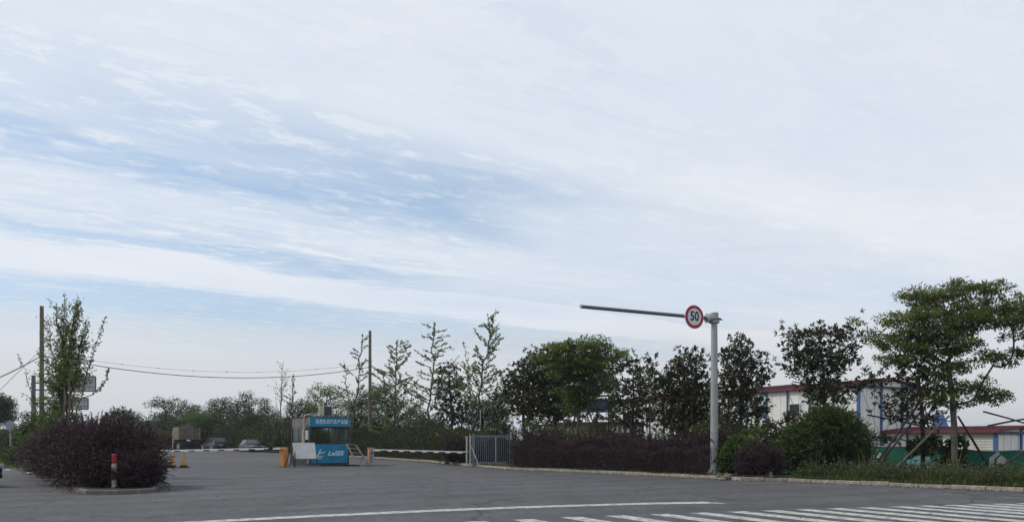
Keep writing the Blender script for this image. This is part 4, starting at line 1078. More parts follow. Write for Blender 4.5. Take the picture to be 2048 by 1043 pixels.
# fascia and sign
b = MB(); b.box((0, 0, 2.46), (Wb - .02, Db - .02, .52)); b.build('fascia', M['booth_grey'], t)
b = MB(); b.box((0, 0, HT - .02), (Wb + .06, Db + .06, .05)); b.build('roof', M['booth_dark'], t)
b = MB(); b.box((0, -hd - .03, 2.46), (Wb + .06, .09, .5)); sg = b.build('name_board', M['booth_blue'], t)
b = MB()
for c, s in (((0, 0, .235), (Wb + .06, .02, .03)), ((0, 0, -.235), (Wb + .06, .02, .03)), ((-hw - .015, 0, 0), (.03, .02, .44)), ((hw + .015, 0, 0), (.03, .02, .44))): b.box((c[0], -hd - .082, 2.46 + c[2]), s)
b.build('board_trim', M['booth_blue_edge'], sg)
put_text('lettering', text_mesh('乐视生态汽车产业园', 0.27, 0.004, 0, 0.004, 0.80, 1.0), M['letter'], sg, (.10, -hd - .082, 2.455))
b = MB(); b.box((hw + .06, -hd + .02, 2.4), (.03, .1, .34)); b.build('lamp_box', M['white'], t)
# meter box, drain and pipe on the left corner
b = MB(); b.box((-hw - .05, -hd + .20, 1.72), (.10, .28, .52)); b.build('meter_box', M['sign_back'], t, bevel=.01)
b = MB(); b.tube([(-hw - .07, -hd + .62, 1.25), (-hw - .07, -hd + .62, 2.0), (-hw - .07, -hd + .56, 2.12)], [.10, .09, .05], 10); b.build('air_duct', M['cream'], t, smooth=True)
b = MB(); b.tube([(-.35, -hd + .55, HT + .14), (-.7, -hd + .5, HT + .02), (-hw + .25, -hd + .55, HT + .14), (-hw - .05, -hd + .6, HT + .05), (-hw - .09, -hd + .62, HT - .3), (-hw - .09, -hd + .62, 2.1)], .028, 7); b.build('pipe', M['cream'], t, smooth=True)
b = MB(); b.tube([(-hw - .08, -hd + .5, 2.12), (-hw - .07, -hd + .38, 2.28), (-hw - .04, -hd + .25, 2.36)], .028, 7); b.build('pipe', M['cream'], t, smooth=True)
# roof-top air conditioner
q = bc + fx * .12 - fy * (hd - .75)
t = thing('roof_air_conditioner', 'cream air conditioner outdoor unit on the booth roof', 'air conditioner', (q.x, q.y, HT + .01), TH - R(14))
b = MB(); b.box((0, 0, .34), (.78, .32, .54)); b.build('casing', M['cream'], t, bevel=.015)
b = MB(); b.box((.08, -.165, .34), (.42, .02, .50)); fg = b.build('fan_grille', M['booth_dark'], t)
b = MB()
for i in range(7): b.tube([(-.11 + i * .065, -.18, .12), (-.11 + i * .065, -.18, .56)], .005, 4)
for r_ in (.07, .14, .2): b.tube([(.08 + r_ * math.cos(a * .524), -.182, .34 + r_ * math.sin(a * .524)) for a in range(13)], .005, 4, cap=False)
b.build('wires', M['galv_dark'], fg)
for sx in (-.3, .3): b = MB(); b.box((sx, 0, .035), (.05, .36, .07)); b.build('foot', M['galv_dark'], t)
b = MB(); b.box((-.395, -.02, .30), (.02, .14, .2)); b.build('valve_cover', M['truck_tan_lit'] if 'truck_tan_lit' in M else M['truck_side_lit'], t)

# ================================================================== easel board, steps, barriers
de = 39.7
t = thing('easel_board', 'blank white board on a dark folding easel before the booth', 'board', (X(608, de), de, 0), R(6)); k = de / FOC
def lp(px, py, y=0.0): return (((px - 608) * k), y, Zt(py, de))
b = MB(); b.prism([lp(585, 884.5), lp(628.5, 884.5), lp(632.5, 916), lp(589.5, 916.5)], (0, 1, 0), .03); b.build('panel', M['board'], t)
for a, c in (((584, 886, .05), (573.5, 931, -.25)), ((588, 886, .05), (588, 931, .15)), ((590, 900, .05), (593, 932.6, -.3)), ((627, 890, .05), (634, 930, .35)), ((586, 886, .06), (577, 929, .45))):
    b = MB(); b.bar(lp(*a), (lp(c[0], c[1])[0], c[2], 0.02), .045, .03); b.build('leg', M['stake_dark'], t)
b = MB(); b.bar(lp(576, 928, .1), lp(640, 930, .1), .05, .04); b.bar(lp(590, 917), lp(631, 917), .03, .03); b.build('crossbar', M['galv_dark'], t)
t = thing('grey_panel', 'pale slanted panel leaning on the booth side behind the white board', 'panel', (X(600, 40.5), 40.5, 0), R(10)); k2 = 40.5 / FOC
b = MB(); b.prism([(-.42, 0, .04), (.28, 0, .04), (.45, .1, .62), (-.45, .1, .62)], (0, 1, 0), .03); b.build('sheet', M['booth_grey'], t)
b = MB(); b.bar((-.44, -.02, .62), (.44, -.02, .62), .02, .03); b.build('edge', M['galv'], t)

ds = 41.0
t = thing('steel_steps', 'grey steel steps with four treads at the right side of the booth', 'steps', (X(712, ds), ds, 0)); k = ds / FOC
def sp_(px, py, y=0.0): return ((px - 712) * k, y, Zt(py, ds))
for yy, (a, c) in ((-.1, ((693.5, 886), (716.5, 930.5))), (.35, ((709, 889), (735, 929.5)))):
    b = MB(); b.bar(sp_(*a, yy), sp_(*c, yy), .07, .07); b.build('stringer', M['galv'], t)
for u in (.02, .2, .4, .6):
    a = Vector(sp_(693.5 + 23 * u, 886 + 44.5 * u, -.1)); c = Vector(sp_(709 + 26 * u, 889 + 40.5 * u, .35)); b = MB(); b.bar(a, c, .16, .03); b.build('tread', M['galv'], t)
for a, c in (((707, 912, -.1), (698.5, 928, -.1)), ((724, 912, .35), (716, 928, .35)), ((699, 929, -.1), (735, 929, .35))):
    b = MB(); b.bar(sp_(*a), sp_(*c), .045, .045); b.build('brace', M['galv'], t)
b = MB(); b.bar((X(640, ds) - X(712, ds), -.15, .04), ((720 - 712) * k, -.15, .04), .09, .07); b.build('base_bar', M['black'], t)


def boom(label, a, b_, n, cols, r=0.055):
    t = thing('parking_barrier', label, 'barrier', a, 0, 'striped parking barriers'); v = Vector(b_) - Vector(a)
    m = MB(); m.bar((0, 0, 0), v, .05, r * 2); m.build('arm', M['white'], t)
    for i in range(n):
        u = (i + .6) / n; ln = .38 / v.length; m = MB(); m.bar(v * u - Vector((0, 0, r * .45)), v * (u + ln) - Vector((0, 0, r * .45)), .058, r * 1.0); m.build('stripe', M[cols[i % len(cols)]], t)
    return t


def zbox(name, label, px, d, wpx, hpx, front, side, rz):
    s_ = d / FOC; t = thing(name, label, 'barrier box', (X(px, d), d, 0), rz, 'barrier housings'); Wd = wpx * s_; H = hpx * s_
    b = MB(); b.box((0, 0, H / 2 + .02), (Wd, .34, H - .04)); b.cur = 1
    cab = b.build('cabinet', M[side], t, bevel=.012)
    b = MB(); b.box((0, -.172, H / 2 + .02), (Wd - .02, .012, H - .07)); dr = b.build('door', M[front], t)
    b = MB(); b.disc((Wd * .3, -.18, H * .5), (0, -1, 0), .018, .012, 10); b.build('lock', M['galv_dark'], dr)
    b = MB(); b.box((0, 0, H + .012), (Wd + .03, .37, .03)); b.build('lid', M[side], t)
    b = MB(); b.box((0, 0, .012), (Wd + .05, .40, .024)); b.build('base_plate', M['galv_dark'], t)
    return t, dr, H


b1, _, _ = zbox('barrier_housing', 'orange barrier housing left of the booth', 567.5, 39.6, 11.5, 38, 'orange', 'orange', R(-24))
m = MB(); m.box((.1, -.21, 1.0), (.55, .06, .13)); m.build('arm_mount', M['cone_yellow'], b1)
b2, dr2, H2 = zbox('barrier_housing', 'grey and orange barrier housing right of the booth steps', 741.5, 41.0, 10.5, 36, 'grey_box', 'orange', R(22))
m = MB(); m.box((-.02, -.184, H2 * .47), (.035, .012, H2 * .55)); m.prism([(-.02, -.178, H2 * .68), (.06, -.178, H2 * .68), (.09, -.178, H2 * .74), (.06, -.178, H2 * .80), (-.02, -.178, H2 * .80)], (0, -1, 0), .011); m.build('letter_p', M['navy_steel'], dr2)
da = 39.3
ba = boom('long striped barrier arm reaching left from the orange housing past the cones', P(560, 896, da), P(292, 901.5, 41.5), 9, ['darkred', 'sign_black', 'red'])
m = MB(); v = P(541, 897, da) - P(560, 896, da); m.box(v, (.2, .1, .17)); m.build('coupling', M['black'], ba)
boom('striped barrier arm reaching right to the pale gate post', P(748, 899, 40.9), P(934, 904, 40.0), 8, ['darkred', 'sign_black'])

# cones
def cone(label, px, py, hpx, m):
    g = G(px, py); s_ = g.y / FOC; H = hpx * s_; t = thing('traffic_cone', label, 'traffic cone', g, 0, 'traffic cones'); 
    b = MB(); secs = []
    for z, hw_ in ((.10, .125), (.10 + (H - .1) * .55, .075), (H - .04, .035), (H, .02)):
        secs.append([(x * hw_ * (1 - .25 * (abs(x) * abs(y) < 1)), y * hw_ * (1 - .25 * (abs(x) * abs(y) < 1)), z) for x, y in ((-1, -1), (0, -1.2), (1, -1), (1.2, 0), (1, 1), (0, 1.2), (-1, 1), (-1.2, 0))])
    b.loft(secs); b.build('body', M[m], t, smooth=True)
    b = MB(); b.box((0, 0, .02), (.46, .46, .04)); b.box((0, 0, .08), (.31, .31, .12), 0, .85); b.build('base', M['black'], t, bevel=.006)
    b = MB(); b.tube([(0, 0, H - .01), (0, 0, H + .03)], .022, 8); b.build('tip', M['darkred'], t)
cone('orange traffic cone half hidden behind the purple bush', 324.5, 935, 29, 'cone_orange')
cone('middle orange traffic cone in the row of three', 344.5, 934.5, 29, 'cone_orange')
cone('faded yellow traffic cone, rightmost of the row of three', 367.5, 934.5, 28, 'cone_yellow')

# ================================================================== gate
dg = 40.2; k = dg / FOC
t = thing('pale_post', 'thin pale steel post that holds the end of the barrier arm', 'post', (X(933.5, 39.9), 39.9, 0))
b = MB(); b.tube([(0, 0, 0), (0, 0, 1.62)], .045, 12); b.build('pole', M['pale_steel'], t, smooth=True)
b = MB(); b.tube([(.02, 0, .9), (.03, 0, 1.66)], .03, 10); b.build('pole', M['pale_steel'], t)
b = MB(); b.box((0, 0, .78), (.16, .14, .05)); b.bar((-.06, -.06, .78), (-.06, -.06, .9), .03); b.bar((.07, -.06, .78), (.07, -.06, .9), .03); b.build('cradle', M['pale_steel'], t)
b = MB(); b.box((0, 0, .012), (.2, .2, .024)); b.build('base_plate', M['galv_dark'], t)
t = thing('cable_post', 'slim post with a cable wound round it beside the gate', 'post', (X(940.5, 40.1), 40.1, 0))
b = MB(); b.tube([(0, 0, 0), (0, 0, 1.75)], .04, 10); b.build('pole', M['galv'], t, smooth=True)
b = MB(); b.tube([(.055 * math.cos(i * .9), .055 * math.sin(i * .9), .08 + i * .02) for i in range(80)], .014, 5); b.build('cable', M['white'], t)
gt = thing('steel_gate', 'grey steel bar gate half swallowed by the purple hedge', 'gate', (X(947, dg), dg, 0.02), R(1.5)); GW = (1019 - 947) * k
b = MB(); b.box((0, 0, .88), (.15, .15, 1.76)); b.build('post', M['gate_steel'], gt)
b = MB(); b.box((GW / 2, 0, 1.63), (GW, .06, .10)); b.build('top_rail', M['gate_steel'], gt)
b = MB(); b.box((GW / 2 - .06, 0, .18), (GW - .1, .06, .13)); b.build('bottom_rail', M['gate_steel'], gt)
bar_me = None
for i in range(17):
    x = .17 + i * .105
    if bar_me is None:
        b = MB(); b.box((0, 0, .91), (.028, .028, 1.40)); o = b.build('bar', M['gate_steel'], gt); bar_me = o.data
    else: o = link('bar', bar_me, gt)
    o.location = (x, 0, 0)
b = MB(); b.box((1.21, 0, .91), (.065, .05, 1.40)); b.build('stile', M['galv'], gt)
b = MB(); b.box((GW, 0, .9), (.07, .06, 1.5)); b.build('stile', M['gate_steel'], gt)
b = MB(); b.bar((-.13, -.06, 1.12), (.30, -.45, .02), .05, .05); b.build('brace', M['pale_steel'], gt)
b = MB(); b.bar((.80, -.02, .2), (.86, -.12, .02), .03, .03); b.build('drop_bolt', M['pale_steel'], gt)
b = MB()
for i in range(18): b.tube([(.12 + i * .1, 0, 1.68), (.12 + i * .1, 0, 1.80)], [.008, .002], 4)
tag(b.build('spikes', M['gate_steel'], gt), kind='stuff')
b = MB(); b.box((GW + .07, -.05, 1.65), (.07, .07, .42)); b.build('latch_post', M['pale_steel'], gt)

# ================================================================== poles and wires
def upole(label, px, d, top):
    t = thing('utility_pole', label, 'utility pole', (X(px, d), d, 0), 0, 'concrete utility poles'); H = Zt(top, d)
    b = MB(); b.tube([(0, 0, 0), (0, 0, H)], [.155, .115], 16); b.build('pole', M['concrete'], t, smooth=True)
    b = MB(); b.tube([(0, 0, H - .02), (0, 0, H + .04)], .118, 16); b.build('cap', M['galv_dark'], t)
    return t, H
p1, _ = upole('brown concrete pole rising behind the leafy ginkgo on the island', 83.5, 48, 613)
p2, _ = upole('brown concrete pole standing in the green hedge right of the booth', 740, 62, 662)
for (po, zz) in ((p1, Zt(711, 48)), (p2, Zt(733, 62)), (p2, Zt(722, 62))):
    b = MB(); b.tube([(0, 0, zz - .06), (0, 0, zz + .06)], .16, 14); b.build('clamp_band', M['galv_dark'], po)


def wire(label, a, b_, sag, r=.022, clips=0):
    a, b_ = Vector(a), Vector(b_); t = thing('overhead_wire', label, 'wire', a); v = b_ - a
    N = 30; pts = [v * (i / N) + Vector((0, 0, -4 * sag * (i / N) * (1 - i / N))) for i in range(N + 1)]
    b = MB(); b.tube(pts, r, 5); b.build('cable', M['cable'], t)
    for i in range(clips):
        q = pts[int((i + 1) * N / (clips + 1))]; b = MB(); b.box((q.x, q.y, q.z + .01), (.03, .03, .11)); b.build('clip', M['galv_dark'], t)
wire('thick black cable sagging between the two concrete poles', P(84, 711, 47.9), P(739, 733.5, 61.9), 1.15, .026)
wire('thin upper messenger wire with clips between the two poles', P(84, 704, 47.9), P(739, 725, 61.9), 1.02, .009, 9)
wire('black cable running left out of view from the brown pole', P(83, 711, 47.8), P(-60, 779, 38), .1, .03)
wire('thin guy wire slanting down left from the brown pole', P(83, 698, 47.8), P(-40, 818, 40), 0, .013)
wire('black cable slanting down right from the pole by the booth', P(740, 728, 62), P(960, 850, 64), .55, .03)

# gantry with two boards seen from the back
dq = 55.0
t = thing('direction_sign', 'road direction sign on a green grey post, seen from behind', 'road sign', (X(67, dq), dq, 0)); k = dq / FOC
b = MB(); b.tube([(0, 0, 0), (0, 0, Zt(750, dq))], [.17, .14], 14); b.build('post', M['galv_dark'], t, smooth=True)
for py in (765, 779, 806):
    b = MB(); b.bar((0, 0, Zt(py, dq)), ((150 - 67) * k, 0, Zt(py, dq)), .10, .10); b.build('arm', M['galv_dark'], t)
def board(x0, x1, y0, y1):
    w_ = (x1 - x0) * k; h = (y1 - y0) * k; cx_ = ((x0 + x1) / 2 - 67) * k; cz = Zt((y0 + y1) / 2, dq)
    b = MB(); b.box((cx_, -.08, cz), (w_, .03, h)); bo = b.build('board', M['sign_back'], t)
    b = MB()
    for sx, sz, w2, h2 in ((0, .5, w_ + .04, .07), (0, -.5, w_ + .04, .07), (-.5, 0, .07, h - .07), (.5, 0, .07, h - .07)): b.box((cx_ + sx * w_, -.11, cz + sz * h), (w2, .05, h2))
    b.build('frame', M['galv_dark'], bo)
    for i in range(1, 7):
        b = MB(); b.box((cx_ - w_ / 2 + w_ * i / 7, -.105, cz), (.035, .02, h - .1)); b.build('rib', M['galv'], bo)
    for s in (-.2, .28):
        b = MB(); b.box((cx_, -.125, cz + s * h), (w_ - .1, .018, .035)); b.build('rib', M['galv_dark'], bo)
board(100, 193, 752.5, 782); board(122, 178, 795.5, 818)

t = thing('round_road_sign', 'small round pale blue sign on a thin post at the far left verge', 'road sign', (X(21, 62), 62, 0))
b = MB(); b.tube([(0, 0, 0), (0, 0, 3.0)], .055, 10); b.build('post', M['galv'], t)
b = MB(); b.disc((0, -.07, 2.65), (0.2, -1, 0), .38, .02, 24); b.build('plate', M['sign_blue'], t)

t = thing('thin_white_pole', 'thin pale pole rising behind the gate below the tall ginkgo', 'pole', (X(961, 44.5), 44.5, 0))
b = MB(); b.tube([(0, 0, 0), (0, 0, Zt(818, 44.5))], .035, 8); b.build('pole', M['pale_steel'], t)

# ================================================================== vehicles (front is -Y)
def wheel(t, x, y, r, wd):
    sx = 1 if x > 0 else -1
    b = MB(); b.tube([(x - sx * wd, y, r), (x - sx * .02, y, r), (x, y, r)], [r, r, r * .9], 22); w_ = b.build('wheel', M['black'], t, smooth=False)
    b = MB(); b.disc((x - sx * .005, y, r), (sx, 0, 0), r * .62, .015, 18); b.build('rim', M['galv'], w_)


def car(name, label, loc, rz, L_, W_, Hc, body, suv=False):
    t = thing(name, label, 'car', loc, rz); h = L_ / 2; w2 = W_ / 2; gc = .20; belt = .92 if not suv else 1.02
    P_ = [(-h, .36, .62, .84), (-h + .12, .24, .70, .93), (-h + .55, gc, belt - .15, .98), (-h + 1.25, gc, belt - .05, 1.0), (-.3, gc, belt, 1.0), (h - 1.2, gc, belt + .02, 1.0), (h - .5, gc, belt + (0 if suv else .0), .98), (h - .1, .26, belt - .06, .93), (h, .36, belt - .2, .86)]
    secs = [[(-w2 * k * .93, y, z0), (w2 * k * .93, y, z0), (w2 * k, y, z0 + .18), (w2 * k, y, z1 - .12), (w2 * k * .90, y, z1), (-w2 * k * .90, y, z1), (-w2 * k, y, z1 - .12), (-w2 * k, y, z0 + .18)] for y, z0, z1, k in P_]
    b = MB(); b.loft(secs); b.build('body', M[body], t, smooth=True)
    y0, y1, y2, y3 = (-h + 1.35, -h + 2.05, h - 1.25, h - .55) if not suv else (-h + 1.25, -h + 1.85, h - .55, h - .12)
    zb_ = belt - .02
    cs = [(y0, zb_, zb_ + .02, .90, .88), (y1, zb_, Hc - .04, .93, .70), ((y1 + y2) / 2, zb_, Hc, .94, .74), (y2, zb_, Hc - .05, .93, .72), (y3, zb_, zb_ + .04, .90, .86)]
    b = MB(); b.loft([[(-w2 * kb, y, za_), (w2 * kb, y, za_), (w2 * kt, y, zc_), (-w2 * kt, y, zc_)] for y, za_, zc_, kb, kt in cs]); b.build('cabin', M[body], t, smooth=False)
    def pane(nm, pts, nrm, m='car_glass'):
        b = MB(); b.prism([Vector(p) + Vector(nrm) * .004 for p in pts], nrm, .012); b.build(nm, M[m], t)
    pane('windscreen', [(-w2 * .84, y0 + .07, zb_ + .06), (w2 * .84, y0 + .07, zb_ + .06), (w2 * .67, y1 - .05, Hc - .09), (-w2 * .67, y1 - .05, Hc - .09)], Vector((0, -(Hc - zb_), (y1 - y0))).normalized())
    pane('rear_window', [(-w2 * .80, y3 - .07, zb_ + .08), (w2 * .80, y3 - .07, zb_ + .08), (w2 * .67, y2 + .05, Hc - .10), (-w2 * .67, y2 + .05, Hc - .10)], Vector((0, (Hc - zb_), (y3 - y2))).normalized())
    for s in (-1, 1):
        ym = (y1 + y2) / 2
        for a0, a1, t0, t1 in ((y0 + .32, ym - .04, y1 + .03, ym - .04), (ym + .04, y3 - .30, ym + .04, y2 - .03)):
            pane('side_window', [(s * w2 * .925, a0, zb_ + .05), (s * w2 * .925, a1, zb_ + .05), (s * w2 * .745, t1, Hc - .09), (s * w2 * .745, t0, Hc - .09)], Vector((s * .95, 0, .3)))
        b = MB(); b.box((s * (w2 + .05), y0 + .45, zb_ + .07), (.16, .09, .12)); b.build('mirror', M[body], t, bevel=.02)
        b = MB(); b.box((s * w2 * .72, -h + .035, .66), (.36, .10, .13)); b.build('headlight', M['lamp'], t, bevel=.02)
        b = MB(); b.box((s * w2 * .76, h - .03, belt - .22), (.28, .10, .15)); b.build('tail_light', M['tail'], t, bevel=.02)
        for yy in (-h + .85, h - .85): wheel(t, s * (w2 + .005), yy, .31 if not suv else .35, .2)
    b = MB(); b.box((0, -h + .01, .55), (W_ * .42, .05, .12)); b.build('grille', M['car_trim'], t)
    b = MB(); b.box((0, -h - .03, .40), (.44, .02, .13)); b.build('number_plate', M['plate'], t)
    b = MB(); b.box((0, h + .02, .62 if not suv else .72), (.44, .03, .13)); b.build('number_plate', M['sign_back'], t)
    b = MB(); b.box((0, h - .02, .42), (W_ * .86, .10, .14)); b.box((0, -h + .02, .33), (W_ * .86, .10, .12)); b.build('bumper', M['car_trim'], t, bevel=.02)
    return t


car('parked_sedan', 'dark grey sedan parked facing the camera behind the left barrier arm', G(503, 902.5), R(38), 4.5, 1.76, 1.46, 'car_grey')
car('parked_suv', 'black estate car seen from behind between the truck and the sedan', G(428, 900), R(224), 4.55, 1.8, 1.68, 'car_dark', True)
car('parked_car', 'dark car of which only the edge shows at the left border', (-18.42, 23.6, 0), R(64), 4.5, 1.8, 1.45, 'car_dark')

g = G(371, 899)
t = thing('dump_truck', 'muddy brown dump truck seen from behind at the back of the lot', 'truck', g, R(213))
zb_, zt_ = 1.42, 2.98; wT = 1.24
b = MB()
b.box((0, .55, zb_ + .04), (2.48, 4.6, .1)); bed = b.build('bed_floor', M['chassis'], t)
for s in (-1, 1):
    b = MB(); b.box((s * (wT + .03), .55, (zb_ + zt_) / 2), (.07, 4.6, zt_ - zb_)); sd_ = b.build('side_wall', M['truck_side_lit'], t)
    for i in range(7):
        b = MB(); b.box((s * (wT + .10), -1.6 + i * .72, (zb_ + zt_) / 2), (.08, .11, zt_ - zb_)); b.build('rib', M['truck_side_lit'], sd_)
    b = MB(); b.box((s * (wT + .09), .55, zt_ - .05), (.10, 4.6, .1)); b.build('rail', M['truck_side_lit'], sd_)
b = MB(); b.box((0, -1.78, (zb_ + zt_) / 2 + .15), (2.48, .07, zt_ - zb_ + .3)); b.build('front_wall', M['truck_rear'], t)
b = MB(); b.box((0, 2.87, (zb_ + zt_) / 2 - .02), (2.55, .07, zt_ - zb_)); tg = b.build('tailgate', M['truck_rear'], t)
for x in (-.85, 0, .85):
    b = MB(); b.box((x, 2.925, (zb_ + zt_) / 2), (.09, .05, zt_ - zb_ - .1)); b.build('rib', M['truck_rear'], tg)
for zz in (zb_ + .12, (zb_ + zt_) / 2, zt_ - .08):
    b = MB(); b.box((0, 2.92, zz), (2.5, .035, .08)); b.build('rib', M['truck_rear'], tg)
b = MB(); b.box((-.45, 0, .95), (.12, 6.2, .26)); b.box((.45, 0, .95), (.12, 6.2, .26)); b.box((0, 2.7, .95), (1.0, .1, .2)); b.build('chassis', M['chassis'], t)
b = MB(); b.box((0, -2.85, 1.75), (2.3, 1.7, 1.9)); cb_ = b.build('cab', M['truck_rear'], t, bevel=.08)
b = MB(); b.box((0, -3.72, 2.15), (2.0, .03, .75)); b.build('windscreen', M['car_glass'], cb_)
for s in (-1, 1):
    for yy in (-2.9, 1.0, 2.25):
        wheel(t, s * 1.18, yy, .50, .55 if yy > 0 else .3)
    b = MB(); b.box((s * .85, 2.95, .98), (.34, .05, .12)); b.build('tail_light', M['tail'], t)
    b = MB(); b.box((s * .85, 2.75, .66), (.6, .02, .5)); b.build('mud_flap', M['black'], t)
b = MB(); b.box((.12, 2.97, 1.32), (.44, .02, .18)); b.build('number_plate', M['white'], t)

# litter and specks
for i, (px, py, lab) in enumerate(((14, 940, 'crumpled white litter at the edge of the left grass'), (60, 946, 'white scrap of paper on the asphalt left of the island'))):
    g = G(px, py); b = MB(); vs = []
    for a in range(9):
        an_ = a * .698; r_ = .09 + .04 * math.sin(a * 2.3 + i); vs.append((r_ * math.cos(an_) * 1.3, r_ * math.sin(an_) * .8, .008 + .03 * (a % 2)))
    b.add(vs + [(0, 0, .07)], [(a, (a + 1) % 9, 9) for a in range(9)] + [tuple(range(9))[::-1]]); o = b.build('litter', M['litter']); o.location = g; tag(o, lab, 'litter')
b = MB(); 
for i in range(150):
    x, y = rng.uniform(-16, 16), rng.uniform(13, 38)
    if kerb_off(np.array([x]), np.array([y]))[0] > -.1: continue
    s_ = rng.uniform(.008, .028); b.box((x, y, s_ * .4), (s_ * 1.5, s_, s_ * .8), rng.uniform(0, 3), .7)
tag(b.build('road_grit', M['stone']), 'small stones and grit scattered on the asphalt', 'grit', None, 'stuff')


# ================================================================== vegetation
def rel(px0, d, z0, *es):
    """ellipsoids given in photo pixels at depth d -> metres relative to a trunk standing at px0"""
    k = d / FOC; out = []
    for e in es:
        dy = e[4] if len(e) > 4 else 0.0
        out.append(((e[0] - px0) * k, dy, Zt(e[1], d) - z0, e[2] * k, max(.35, (e[2] * .8) * k), e[3] * k))
    return out


def trunkline(px0, d, z0, *pts):
    k = d / FOC; return [(0, 0, 0)] + [((x - px0) * k, (q[0] if q else 0), Zt(y, d) - z0) for x, y, *q in pts]


def T(name, label, px0, d, trunk, es, n, mind, style, leafm, **kw):
    z0 = kw.pop('z0', 0.08); bk = kw.pop('bark', M['bark_dark'])
    return tree(name, label, (X(px0, d), d, z0), trunkline(px0, d, z0, *trunk), rel(px0, d, z0, *es), n, mind, style, leafm, bk, **kw)


# --- hedges
path_g = [Vector((-52.5, 111.5, 0)), Vector((-36.5, 96.5, 0)), Vector((-24.2, 79, 0))] + [p.copy() for p in KERB[4:7]]
path_g = offset_path(path_g, .45)
hedge('green_hedge', 'green mixed hedge behind the right barrier arm and the booth', path_g[2:], 2.8, [2.4, 2.2, 2.05, 1.85], L['hedge'], 520, (.095, .05), 26, .45, None, .40)
hedge('far_hedge', 'dark green hedge behind the parked cars and the truck', offset_path([Vector((-62, 120, 0)), Vector((-52.5, 111.5, 0)), Vector((-38, 98, 0)), Vector((-25.6, 81, 0))], .6), 4.0, [3.7, 3.9, 3.3, 2.6], L['hedge'], 190, (.20, .11), 9, .8, None, .7)
path_p = offset_path([KERB[7], KERB[8], KERB[9]], .38)
path_p = [path_p[0].lerp(path_p[1], -.12)] + path_p[1:2] + [path_p[1].lerp(path_p[2], .96)]
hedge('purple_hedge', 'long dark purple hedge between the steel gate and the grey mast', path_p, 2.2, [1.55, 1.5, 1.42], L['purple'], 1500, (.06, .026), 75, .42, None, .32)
shrub('purple_bush', 'dark purple bush at the left of the pale gate post', 'bush', (X(905, 42.9), 42.9, .08), [(0, 0.3, .7, .85, .8, .85), (.7, -.3, .65, .6, .6, .75)], L['purple'], 600, (.065, .028), 90, .35, .8)
path_m = offset_path([KERB[7], KERB[8], KERB[9]], 3.1)
pm = [path_m[0].lerp(path_m[1], t_) for t_ in (-.45, .0, .45, .62)] + [path_m[1].lerp(path_m[2], t_) for t_ in (.12, .35, .65, 1.0)]
hedge('pale_green_hedge', 'yellow green shrub row rising behind the purple hedge', pm, 1.8, [2.1, 2.0, 1.7, 1.35, 1.35, 2.0, 2.15, 2.2], L['shrubby'], 560, (.085, .045), 40, .5, None, .42)

# --- bush on the island
shrub('purple_island_bush', 'big dark purple bush filling the kerbed island on the left', 'bush', (-13, 24, .08),
      [(1.0, -1.0, .80, 1.12, 1.1, .98), (1.2, -1.35, .5, 1.1, .8, .6), (1.75, -2.3, .36, .6, .6, .40), (.95, -2.3, .34, .5, .5, .36), (2.1, -2.2, .35, .45, .5, .32), (0.1, -.9, .90, 1.3, 1.4, 1.03), (-1.5, .9, .88, 1.4, 1.5, 1.0), (-3.1, 3.3, .82, 1.4, 1.5, .93), (-5.0, 6.2, .68, 1.4, 1.5, .93), (-6.9, 8.6, .55, 1.1, 1.4, .9), (0.2, -.9, .5, 1.1, 1.0, .6)],
      L['purple'], 1500, (.055, .022), 260, .46, .80, None, False, .24)
shrub('purple_round_bush', 'rounded dark purple bush beside the grimy bollard right of the mast', 'bush', (X(1516, 27.2), 27.2, .08),
      [(-.05, 0, .62, .72, .5, .60), (.55, .05, .5, .46, .42, .52), (-.45, .0, .4, .45, .45, .42)], L['purple'], 1500, (.05, .02), 120, .26, .82)

# --- shrubs on the right
shrub('dark_green_shrub', 'big rounded dark green shrub with soft layered leaves right of the mast', 'shrub', (X(1650, 28.6), 28.6, .05),
      [(0, 0, 1.65, 1.15, 1.1, .72), (-.75, 0, 1.2, .95, .9, .6), (.85, .1, 1.25, .85, .9, .62), (.1, -.3, 1.95, .75, .8, .42), (-1.2, -.2, .75, .6, .6, .45), (.9, 0, .85, .75, .7, .35)], L['camphor'], 950, (.085, .04), 240, .46, .76, None, True, .32)
shrub('vine_shrub', 'bright green leafy shrub between the mast and the purple bush', 'shrub', (X(1474, 28.9), 28.9, .08),
      [(0, 0, .75, .62, .5, .72), (-.35, .1, .5, .5, .5, .5), (.5, .3, .9, .55, .5, .5)], L['bright'], 700, (.11, .075), 60, .25, .8)
shrub('loose_green_shrub', 'loose green shrub mass directly behind the grey mast', 'shrub', (X(1470, 31.5), 31.5, .05),
      [(-.9, 0, 1.15, 1.0, .9, .75), (.1, .2, 1.2, .85, .9, .7), (.95, .2, .8, .6, .7, .55)], L['camphor'], 650, (.085, .045), 90, .35, .8, None, True, .24)
shrub('russet_shrub', 'small shrub with reddish brown leaves before the white wall', 'shrub', (X(1556, 32.6), 32.6, 0),
      [(-.3, 0, 1.75, .42, .35, .3), (.5, 0, 2.0, .38, .35, .4), (.1, 0, 1.15, .5, .4, .55)], L['russet'], 420, (.085, .05), 60, .35, .3)
shrub('low_shrub', 'low green weedy shrub in front of the white wall gap right of the purple bush', 'shrub', (X(1580, 29.5), 29.5, .05),
      [(-.5, 0, .6, .8, .6, .55), (.6, -.3, .5, .7, .6, .45)], L['hedge'], 600, (.08, .045), 110, .35, .8)
shrub('leafy_vine', 'round leaved climbing plant around the trunk of the big tree at the hoarding', 'shrub', (X(1885, 29.2), 29.2, 0),
      [(-.9, 0, 1.1, .42, .3, .26), (-.25, .3, 1.15, .32, .3, .36), (.62, .1, 1.15, .34, .3, .42), (.4, 0, .45, .4, .4, .4)], L['dark'], 260, (.16, .13), 22, .3, .2)

